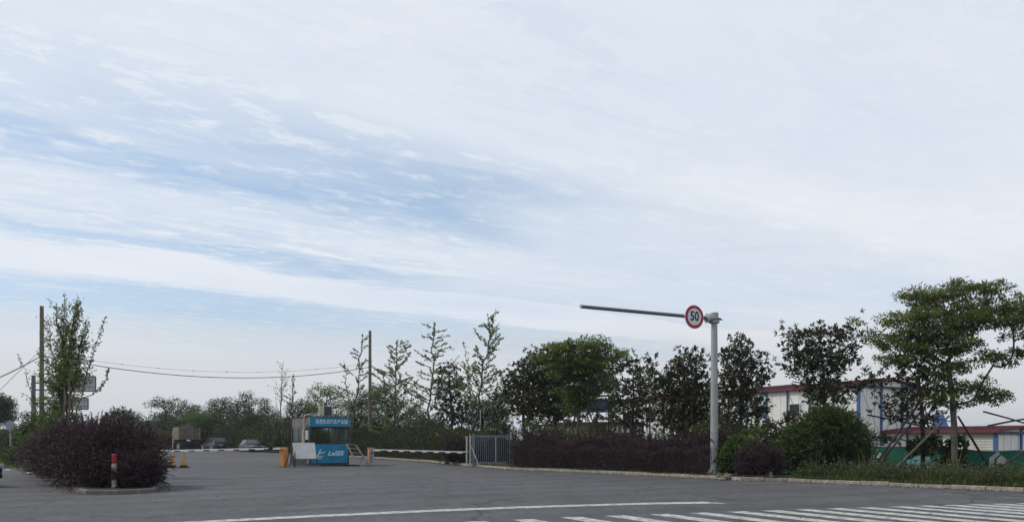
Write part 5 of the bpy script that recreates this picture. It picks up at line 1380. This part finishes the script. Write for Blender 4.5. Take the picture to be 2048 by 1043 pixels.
# --- ginkgos behind the hedge
def GT(label, px0, d, stems, z0=.08, **kw):
    k = d / FOC; ss = []
    for s in stems:
        bx, tx, ty = s.pop('b'), s.pop('t')[0], None; 
        ss.append(s)
        s['base'] = ((bx - px0) * k, s.pop('by', 0), 0); s['top'] = ((tx - px0) * k, s.pop('ty_', 0), Zt(s.pop('tp'), d) - z0)
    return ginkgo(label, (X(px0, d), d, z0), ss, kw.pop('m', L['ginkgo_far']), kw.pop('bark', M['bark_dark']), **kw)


GT('sparse bare ginkgo left of the booth, tallest thing over the far hedge', 566, 84, [dict(b=566, t=(566,), tp=722, r=.09, branches=34, reach=2.9, low=.22, up=1.1, leafy=.30)], dens=.8, leaf=.10)
GT('thin ginkgo standing just left of the booth beside the bare one', 585, 80, [dict(b=585, t=(587,), tp=748, r=.08, branches=30, reach=1.8, low=.15, up=.9, leafy=.8)], dens=1.0, leaf=.11)
GT('tall thin ginkgo leaning beside the brown pole with leaves at its tip', 703, 63, [dict(b=700, t=(725,), tp=668, r=.085, branches=34, reach=2.6, low=.12, up=.7, leafy=.9), dict(b=706, t=(688,), tp=722, r=.05, branches=16, reach=1.1, low=.25, up=.9, leafy=.7, by=.3)], leaf=.10)
GT('feathery ginkgo just right of the brown pole', 790, 60, [dict(b=790, t=(795,), tp=680, r=.10, branches=54, reach=3.2, low=.12, up=.55, leafy=1.1), dict(b=784, t=(766,), tp=742, r=.05, branches=18, reach=1.3, low=.2, up=.8, leafy=.8, by=.4)], leaf=.10)
GT('straight cone shaped ginkgo with bare twigs at its pointed top', 848, 57, [dict(b=848, t=(868,), tp=643, r=.10, branches=60, reach=3.1, low=.14, up=.45, leafy=1.2)], leaf=.08)
GT('tallest leaning ginkgo over the steel gate', 948, 47.5, [dict(b=942, t=(992,), tp=620, r=.095, branches=60, reach=2.3, low=.3, up=.85, leafy=1.1), dict(b=950, t=(927,), tp=682, r=.05, branches=22, reach=.9, low=.35, up=1.1, leafy=.6, by=.3),
                                                     dict(b=955, t=(1010,), tp=735, r=.045, branches=14, reach=1.2, low=.4, up=1.0, leafy=.3, by=-.2)], leaf=.085)
GT('many stemmed leafy ginkgo growing out of the purple island bush', 128, 29.5, [
    dict(b=122, t=(112,), tp=606, r=.07, branches=80, reach=1.2, low=.10, up=1.1, leafy=1.2, jit=.07), dict(b=128, t=(128,), tp=583, r=.05, branches=40, reach=.7, low=.15, up=1.4, leafy=.9, by=.4, jit=.05),
    dict(b=132, t=(154,), tp=598, r=.07, branches=80, reach=1.0, low=.46, up=1.3, leafy=1.3, side=0.0, jit=.07, ), dict(b=136, t=(172,), tp=640, r=.05, branches=44, reach=.8, low=.52, up=1.2, leafy=1.1, side=0.0, by=-.3, jit=.06),
    dict(b=120, t=(92,), tp=632, r=.05, branches=44, reach=1.5, low=.12, up=.9, leafy=.8, side=3.14, by=.2, jit=.06), dict(b=126, t=(134,), tp=640, r=.06, branches=90, reach=1.1, low=.05, up=1.1, leafy=1.4, side=3.14, by=.1, jit=.08),
    dict(b=130, t=(213,), tp=632, r=.03, branches=20, reach=.4, low=.45, up=1.2, leafy=1.0, by=-.2), dict(b=126, t=(36,), tp=708, r=.025, branches=18, reach=.5, low=.3, up=1.0, leafy=.35)],
   m=L['ginkgo'], dens=1.8, leaf=.05, group=None)
q = thing('low_branch_tree', 'small bare sloping tree with a long low branch before the ginkgo', 'tree', (X(120, 28.4), 28.4, .08)); k = 28.4 / FOC
def q_(px, py, y=0): return ((px - 120) * k, y, Zt(py, 28.4) - .08)
b = MB(); b.tube([q_(112, 905), q_(118, 862), q_(127, 826), q_(131, 800), q_(129, 775)], [.06, .05, .045, .035, .015], 7)
b.tube([q_(130, 808), q_(142, 799), q_(160, 796), q_(182, 790), q_(200, 777), q_(213, 757), q_(218, 738)], [.035, .028, .022, .018, .014, .010, .005], 5)
b.tube([q_(133, 868), q_(137, 840), q_(140, 800), q_(138, 765), q_(146, 720)], [.05, .045, .035, .025, .01], 6); b.build('trunk', M['bark'], q, smooth=True)
lv = Leaves()
for a, c, n in ((q_(182, 790), q_(200, 777), 10), (q_(200, 777), q_(213, 757), 16), (q_(213, 757), q_(218, 738), 18), (q_(138, 765), q_(146, 720), 30), (q_(142, 799), q_(160, 796), 6)):
    for i in range(n):
        p_ = np.array(a) + (np.array(c) - np.array(a)) * rng.random() + rng.normal(size=3) * .03; lv.add(np.repeat(p_[None], 5, 0), rng.normal(size=(5, 3)), .06, .05, rng.random())
lv.build('crown', L['ginkgo'], q)

# --- trees along the right side
T('magnolia_tree', 'small dark magnolia between two ginkgos behind the right barrier arm', 903, 51, [(904, 830), (900, 790), (898, 750)],
  [(896, 752, 20, 24), (905, 775, 26, 22), (893, 800, 26, 20), (918, 808, 18, 18), (880, 778, 12, 14), (902, 832, 26, 16)], 46, .5, 'rosette', L['magnolia'], r0=.09, leaf=(.20, .085), per=6, crad=.34, low=.2)
T('magnolia_tree', 'broad dark magnolia on the left of the light green round tree', 1050, 43, [(1048, 850), (1045, 800), (1048, 760)],
  [(1045, 770, 38, 34), (1020, 800, 26, 34), (1075, 745, 34, 34), (1090, 720, 24, 22), (1065, 805, 46, 34), (1018, 765, 14, 20), (1000, 800, 12, 22), (1100, 790, 34, 44)], 120, .42, 'rosette', L['magnolia'], r0=.1, leaf=(.19, .08), per=6, crad=.34, low=.2)
T('magnolia_tree', 'second dark magnolia half hidden behind the light green round tree', 1112, 44.5, [(1112, 840), (1114, 780), (1110, 730)],
  [(1115, 790, 42, 50), (1095, 730, 26, 26), (1130, 740, 30, 30), (1140, 820, 34, 30)], 80, .45, 'rosette', L['magnolia'], r0=.09, leaf=(.19, .08), per=6, crad=.34, low=.2)
T('golden_rain_tree', 'light green round topped tree propped with poles in the middle', 1157, 38.5, [(1156, 860), (1158, 820), (1160, 780), (1166, 740)],
  [(1120, 708, 30, 24), (1160, 705, 38, 24), (1198, 700, 28, 22), (1175, 730, 48, 26), (1135, 735, 34, 24), (1208, 735, 28, 28), (1190, 765, 36, 24), (1160, 790, 32, 26), (1235, 712, 18, 12), (1148, 815, 18, 14)],
  100, .46, 'layer', L['golden'], r0=.10, leaf=(.14, .06), per=170, crad=.40, low=.5, bark=M['bark'])
T('magnolia_tree', 'thin magnolia with bare upper twigs right of the round green tree', 1262, 36.5, [(1265, 850), (1268, 800), (1266, 760)],
  [(1252, 745, 22, 28), (1292, 730, 16, 20), (1265, 790, 38, 26), (1285, 760, 24, 24), (1245, 820, 30, 26), (1280, 830, 34, 26), (1230, 770, 12, 16), (1258, 725, 10, 10), (1205, 820, 22, 24)], 74, .40, 'rosette', L['magnolia'], r0=.075, leaf=(.18, .075), per=4, crad=.26, low=.2)
T('magnolia_tree', 'full dark magnolia directly left of the grey mast', 1370, 34.5, [(1366, 860), (1370, 800), (1368, 740)],
  [(1370, 740, 28, 34), (1390, 722, 18, 22), (1345, 770, 36, 28), (1390, 775, 32, 30), (1368, 800, 44, 34), (1335, 800, 26, 26), (1400, 815, 26, 26), (1310, 765, 20, 18), (1360, 840, 40, 24)], 140, .36, 'rosette', L['magnolia'], r0=.095, leaf=(.17, .07), per=6, crad=.29, low=.2)
T('magnolia_tree', 'dark upright magnolia directly right of the grey mast', 1484, 32.5, [(1480, 860), (1484, 800), (1482, 730), (1478, 700)],
  [(1480, 690, 12, 14), (1485, 725, 36, 24), (1448, 718, 16, 16), (1505, 750, 26, 24), (1470, 770, 40, 28), (1490, 810, 42, 28), (1520, 848, 14, 14), (1458, 838, 26, 20), (1518, 720, 12, 12)], 112, .36, 'rosette', L['magnolia'], r0=.085, leaf=(.17, .07), per=5, crad=.27, low=.2)
T('magnolia_tree', 'open crowned dark magnolia above the roof behind the rounded shrub', 1652, 30.5, [(1652, 850), (1648, 790), (1646, 730), (1640, 690)],
  [(1645, 672, 26, 22), (1600, 690, 30, 22), (1690, 668, 26, 18), (1640, 720, 56, 30), (1600, 735, 26, 20), (1690, 715, 26, 22), (1650, 780, 40, 28), (1718, 770, 22, 10), (1748, 758, 14, 8), (1640, 805, 20, 18), (1585, 665, 10, 8)], 112, .34, 'rosette', L['magnolia'], r0=.08, leaf=(.17, .07), per=4, crad=.25, low=.15)
T('magnolia_tree', 'slim dark magnolia with propping poles in the shade of the biggest tree', 1846, 29.5, [(1846, 900), (1846, 840), (1840, 780), (1836, 730)],
  [(1830, 740, 36, 30), (1850, 780, 40, 32), (1815, 800, 26, 22), (1870, 800, 26, 22), (1800, 830, 24, 14), (1785, 812, 12, 8), (1855, 830, 26, 14), (1780, 872, 18, 6)], 60, .38, 'rosette', L['magnolia'], r0=.085, leaf=(.19, .075), per=3, crad=.24, low=.25)
T('golden_rain_tree', 'largest tree at the right with a wide layered yellow green crown', 1909, 28, [(1909, 860), (1906, 820), (1905, 785), (1898, 745)],
  [(1910, 585, 52, 22), (1960, 580, 40, 20), (1850, 598, 44, 22), (1985, 610, 46, 22), (1800, 640, 40, 18), (1860, 640, 60, 26), (1920, 635, 60, 28), (2010, 628, 50, 20), (1775, 672, 40, 14), (1820, 680, 50, 22), (1890, 690, 56, 26), (1800, 715, 30, 12),
   (1985, 712, 24, 10), (2020, 732, 20, 9), (1900, 738, 38, 18), (1930, 775, 40, 16), (1980, 790, 28, 14), (1880, 790, 32, 16), (2045, 660, 20, 24), (2070, 620, 40, 30), (1940, 808, 24, 10), (2040, 700, 14, 8)],
  175, .50, 'layer', L['golden'], r0=.105, leaf=(.13, .05), per=170, crad=.37, low=.5, bark=M['bark_mid'], group=None, z0=.0)

# --- left and far rows
k_ = dict(style='puff')
T('camphor_tree', 'green bushy tree behind the booth roof', 652, 72, [(650, 850), (652, 810), (655, 790)],
  [(650, 790, 34, 20), (625, 800, 22, 18), (680, 800, 24, 20), (655, 815, 40, 20), (690, 825, 22, 22)], 60, .8, 'puff', L['bright'], r0=.12, leaf=(.17, .09), per=60, crad=.6)
far = [
    ('far tree with a wide flat top, first of the far row beside the island bush', 330, 113, [(328, 806, 26, 8), (335, 825, 22, 14), (322, 845, 18, 14), (335, 865, 24, 18)], 34, 'dark', 'layer'),
    ('dark far tree directly behind the dump truck', 372, 110, [(374, 820, 22, 14), (385, 838, 26, 18), (362, 850, 20, 20)], 34, 'dark', 'puff'),
    ('light green domed far tree right of the truck', 404, 106, [(400, 836, 34, 14), (412, 850, 38, 20), (385, 862, 26, 18)], 46, 'bright', 'puff'),
    ('far tree with an airy open crown above the black car', 440, 108, [(440, 808, 18, 12), (448, 830, 20, 18), (425, 820, 14, 12), (455, 850, 20, 18)], 32, 'dark', 'puff'),
    ('tall dark far tree left of the sedan with the highest dense top', 494, 100, [(494, 800, 18, 14), (485, 825, 26, 22), (510, 830, 24, 20), (490, 858, 34, 22)], 56, 'dark', 'puff'),
    ('dark far tree above the sedan beside the bare ginkgo', 532, 96, [(528, 812, 14, 14), (540, 835, 20, 18), (530, 860, 26, 16)], 32, 'dark', 'puff'),
    ('loose far tree between the two thin ginkgos and the booth', 606, 78, [(606, 820, 24, 20), (590, 845, 26, 20), (612, 850, 24, 16)], 36, 'dark', 'puff'),
    ('dark tree behind the brown pole at the right of the booth', 722, 66, [(716, 820, 24, 22), (735, 800, 18, 20), (725, 845, 34, 16)], 44, 'dark', 'puff'),
    ('dark leafy tree in the gap right of the brown pole', 776, 64, [(775, 790, 24, 24), (760, 815, 20, 22), (800, 825, 28, 24), (778, 845, 34, 18)], 56, 'dark', 'puff'),
    ('bushy dark tree low behind the pointed ginkgo', 846, 62, [(842, 840, 30, 14), (828, 825, 14, 12)], 16, 'dark', 'puff'),
    ('dark leafy tree behind the gate between ginkgo and magnolia', 965, 52, [(962, 815, 26, 16), (985, 832, 32, 20), (945, 838, 22, 16), (1000, 815, 18, 24)], 56, 'dark', 'puff')]
for i, (lab, px_, d_, es, n_, lf, stl) in enumerate(far):
    T('far_tree', lab, px_, d_, [(px_, 870), (px_, min(e[1] for e in es) + 22)], [(e[0], e[1], e[2] * 1.08, e[3] * 1.12) for e in es], int(n_ * 1.35), .55 * d_ / 100 + .1, stl, L[lf], r0=.13, rt=.02, leaf=(.16 * d_ / 80, .09 * d_ / 80), per=70 if stl == 'puff' else 60, crad=.72 * d_ / 90, low=.3)
# spreading spiky tree and others seen over the island bush
T('spiky_tree', 'dark spiky leaved tree rising over the top of the island bush', 236, 70, [(236, 860), (236, 835)], [(236, 832, 22, 14), (222, 835, 14, 12), (252, 838, 14, 12), (238, 852, 30, 14)], 40, .35, 'rosette', L['dark'], r0=.1, leaf=(.42, .07), per=4, crad=.3)
T('far_tree', 'loose small tree right of the spiky one over the island bush', 276, 74, [(276, 865), (276, 845)], [(272, 840, 16, 14), (286, 852, 18, 12), (262, 858, 18, 12)], 26, .5, 'puff', L['dark'], r0=.08, leaf=(.15, .08), per=45, crad=.5)
T('round_tree', 'dense dark rounded tree cut by the left border', -6, 76, [(-6, 870), (-6, 850)], [(-8, 815, 32, 26), (-20, 800, 26, 18), (8, 830, 20, 16), (-30, 830, 30, 26)], 90, .55, 'puff', L['dark'], r0=.16, leaf=(.16, .09), per=110, crad=.75)
T('far_tree', 'green tree behind the brown pole and the grey green sign post', 78, 46, [(78, 870), (78, 840)], [(62, 838, 18, 14), (80, 850, 30, 18), (50, 860, 22, 16), (100, 850, 30, 20)], 60, .4, 'puff', L['camphor'], r0=.08, leaf=(.12, .06), per=90, crad=.42)
shrub('verge_shrub', 'green shrubs under the dark rounded tree at the left border', 'shrub', (X(4, 90), 98, 0), [(-3, 0, 1.2, 3.2, 1.5, 1.6), (1.5, 1, .8, 2.4, 1.4, 1.2), (-6, 1, 1.2, 3, 1.5, 1.6)], L['hedge'], 120, (.2, .11), 30, .6, .8)
shrub('verge_shrub', 'pale green low shrubs between the sign post and the island bush', 'shrub', (X(62, 41), 42, 0), [(-.2, 0, .8, 1.3, .9, .9), (1.2, 1, 1.0, 1.2, .9, 1.0), (-1.6, .6, .45, 1.0, .9, .6)], L['camphor'], 420, (.10, .055), 80, .5, .8)
shrub('verge_shrub', 'weedy low bush on the grass at the left border', 'shrub', (X(22, 50), 52, 0), [(-1, 0, .3, 1.6, .9, .5), (1.5, 1, .35, 1.4, .8, .55)], L['hedge'], 260, (.12, .06), 60, .4, .8)
shrub('russet_shrub', 'russet leaved shrub beside the truck over the island bush', 'shrub', (X(306, 106), 107, 0), [(-.5, 0, 1.6, 1.8, 1.4, 1.3), (1.4, 0, 1.2, 1.6, 1.3, 1.1)], L['russet'], 110, (.2, .11), 30, .5, .8)
for lab, px_, d_, hh in (('low dark wood far behind the lot at the left', 190, 150, 4.2), ('low dark wood far behind the lot in the middle', 520, 150, 4.0)):
    pass

# --- stakes that prop the trees
def stake(label, a, b_, r=.04, m='stake', group='poles propping the trees'):
    a, b_ = Vector(a), Vector(b_); b = MB(); b.tube([a - a, (b_ - a) * .5 + Vector((0, 0, .02)), b_ - a], [r * 1.1, r, r * .85], 8)
    o = b.build('prop_pole', M[m], smooth=True); o.location = a; tag(o, label, 'prop pole', group)
s_ = [('pale pole leaning up right to the light green round tree, leftmost of its props', (1112, 868, 37.6), (1153, 818, 38.4), .045, 'stake'),
      ('second pale pole leaning to the light green round tree', (1134, 870, 37.8), (1160, 812, 38.4), .035, 'stake'),
      ('upright pale pole against the trunk of the light green round tree', (1162, 872, 38.0), (1168, 800, 38.5), .03, 'stake'),
      ('dark pole leaning left to the light green round tree, rightmost of its props', (1197, 868, 38.4), (1172, 812, 38.6), .04, 'stake_dark'),
      ('shorter dark pole right of the light green round tree trunk', (1186, 868, 39.4), (1175, 830, 39), .03, 'stake_dark'),
      ('dark vertical pole between the light green round tree and the thin magnolia', (1218, 885, 37), (1217, 800, 37), .05, 'stake_dark'),
      ('thin dark pole leaning right toward the yellowed air conditioner', (1219, 862, 36.9), (1237, 838, 36.9), .03, 'stake_dark'),
      ('long pale pole leaning up from the weeds to the biggest tree', (1789, 938, 25.8), (1898, 831, 27.9), .045, 'stake'),
      ('upper of two parallel dark poles propping the slim magnolia', (1757, 921, 28.2), (1842, 800, 29.4), .052, 'stake_dark'),
      ('lower of two parallel dark poles propping the slim magnolia', (1762, 924, 27.8), (1850, 812, 29.4), .05, 'stake_dark'),
      ('dark near-level pole crossing the gable wall to the slim magnolia', (1735, 829, 30.6), (1842, 851, 29.6), .035, 'stake_dark'),
      ('dark pole leaning from the biggest tree down right to the hoarding', (1975, 929, 29.4), (1916, 832, 28.2), .05, 'stake_dark'),
      ('short dark pole sloping down right at the left end of the hoarding', (1746, 919, 30.2), (1722, 891, 30.6), .04, 'stake_dark'),
      ('dark near-level pole through the biggest tree beside the solar panel', (1868, 836, 28.5), (1908, 844, 28.1), .025, 'stake_dark'),
      ('dark pole rising to the left against the sky at the right border', (1966, 822, 27.5), (2070, 852, 26.5), .035, 'stake_dark'),
      ('dark pole crossing the shed roof near the right border', (1975, 851, 27.2), (2070, 834, 26.5), .04, 'stake_dark'),
      ('dark pole leaning over the emblem at the right end of the hoarding', (1985, 944, 25.5), (2070, 889, 26), .045, 'stake_dark'),
      ('greenish pole leaning in at the lower right border', (2030, 949, 25.0), (2080, 915, 25.4), .04, 'stake')]
for lab, a, c, r_, m_ in s_: stake(lab, P(*a), P(*c), r_ * .85, m_)
for (px_, py_, d_, rr) in ((1846, 885, 29.4, .12),):
    pass

# --- grass and weeds
def kerb_pts(i0, i1, o0, o1, bias=1.0):
    A = KERB[i0:i1]
    def f(n):
        seg = np.array([(b - a).length for a, b in zip(A, A[1:])]); cum = np.append(0, np.cumsum(seg)); u = rng.random(n) * cum[-1]
        x = np.interp(u, cum, [p.x for p in A]); y = np.interp(u, cum, [p.y for p in A]); i = np.clip(np.searchsorted(cum, u) - 1, 0, len(seg) - 1)
        d = np.array([(b - a).normalized()[:2] for a, b in zip(A, A[1:])])[i]; o = o0 + (o1 - o0) * rng.random(n) ** bias
        x2 = x - d[:, 1] * o; y2 = y + d[:, 0] * o; t_ = np.clip((o - 4.5) / 4, 0, 1)
        return np.stack([x2, y2, .09 - .8 * t_ * t_ * (3 - 2 * t_)], 1)
    return f


grass('tall_weeds', 'tall green weeds and grass on the verge before the hoarding', kerb_pts(11, 17, .45, 3.8), 52000, .47, L['weed'], .024, .35)
grass('weeds', 'short weeds along the right kerb', kerb_pts(11, 17, .2, 1.2), 14000, .26, L['grass'], .016, .55)
grass('hedge_weeds', 'grass tufts under the hedges along the kerb', kerb_pts(3, 10, .2, .7), 9000, .14, L['grass'], .016, .6)
def poly_pts(x0, x1, y0, y1, cond=None):
    def f(n):
        x = rng.uniform(x0, x1, n); y = rng.uniform(y0, y1, n); m_ = cond(x, y) if cond else np.ones(n, bool); return np.stack([x[m_], y[m_], np.full(m_.sum(), .0)], 1)
    return f
grass('verge_grass', 'rough grass on the left verge beyond the lot', poly_pts(-60, -24, 38, 74, lambda x, y: x < -24.5 - (y - 38.5) * .48), 60000, .28, L['grass'], .035, .5)
# taller seeding stems
def tall_pts(n):
    p = kerb_pts(11, 17, 1.0, 4.0)(n); k = np.sin(p[:, 0] * 1.9) * np.sin(p[:, 1] * 2.3 + 1) > 0.1; return p[k]
grass('seeding_stems', 'taller pale seeding stems standing above the weeds', tall_pts, 1600, .95, L['grass'], .03, .22)
# leafy weeds with broad leaves mixed in
lv = Leaves(); pp = kerb_pts(11, 17, .5, 4.0)(1700)
for p_ in pp:
    h_ = rng.uniform(.25, .75); n_ = 16; kk = rng.random(); u = rng.random(n_)
    lv.add(p_ + np.stack([rng.normal(size=n_) * .06, rng.normal(size=n_) * .06, u * h_], 1), rng.normal(size=(n_, 3)) * [1, 1, .4], .09, .045, kk)
tag(lv.build('broadleaf_weeds', L['hedge']), 'leafy broad weeds among the grass by the hoarding', 'weeds', None, 'stuff')
print('tris', sum(len(o.data.polygons) for o in scene.objects if o.type == 'MESH'))

# dead leaves blown against the kerbs
lv = Leaves(); p_ = kerb_pts(4, 17, -.02, -.75, 2.2)(2600); p_[:, 2] = .012
lv.add(p_, np.stack([rng.normal(size=len(p_)), rng.normal(size=len(p_)), rng.uniform(0, .25, len(p_))], 1), .055, .035, rng.random(len(p_)))
q_l = np.array([(x, y) for x, y in IS_L[3:] + IS_R[:3]]); i_ = rng.integers(0, len(q_l) - 1, 500); u = rng.random((500, 1)); c_ = q_l[i_] * (1 - u) + q_l[i_ + 1] * u + rng.normal(size=(500, 2)) * .28
lv.add(np.concatenate([c_, np.full((500, 1), .012)], 1), np.stack([rng.normal(size=500), rng.normal(size=500), rng.uniform(0, .25, 500)], 1), .05, .03, rng.random(500))
tag(lv.build('leaf_litter', L['russet']), 'dead brown leaves lying along the kerbs', 'leaf litter', None, 'stuff')
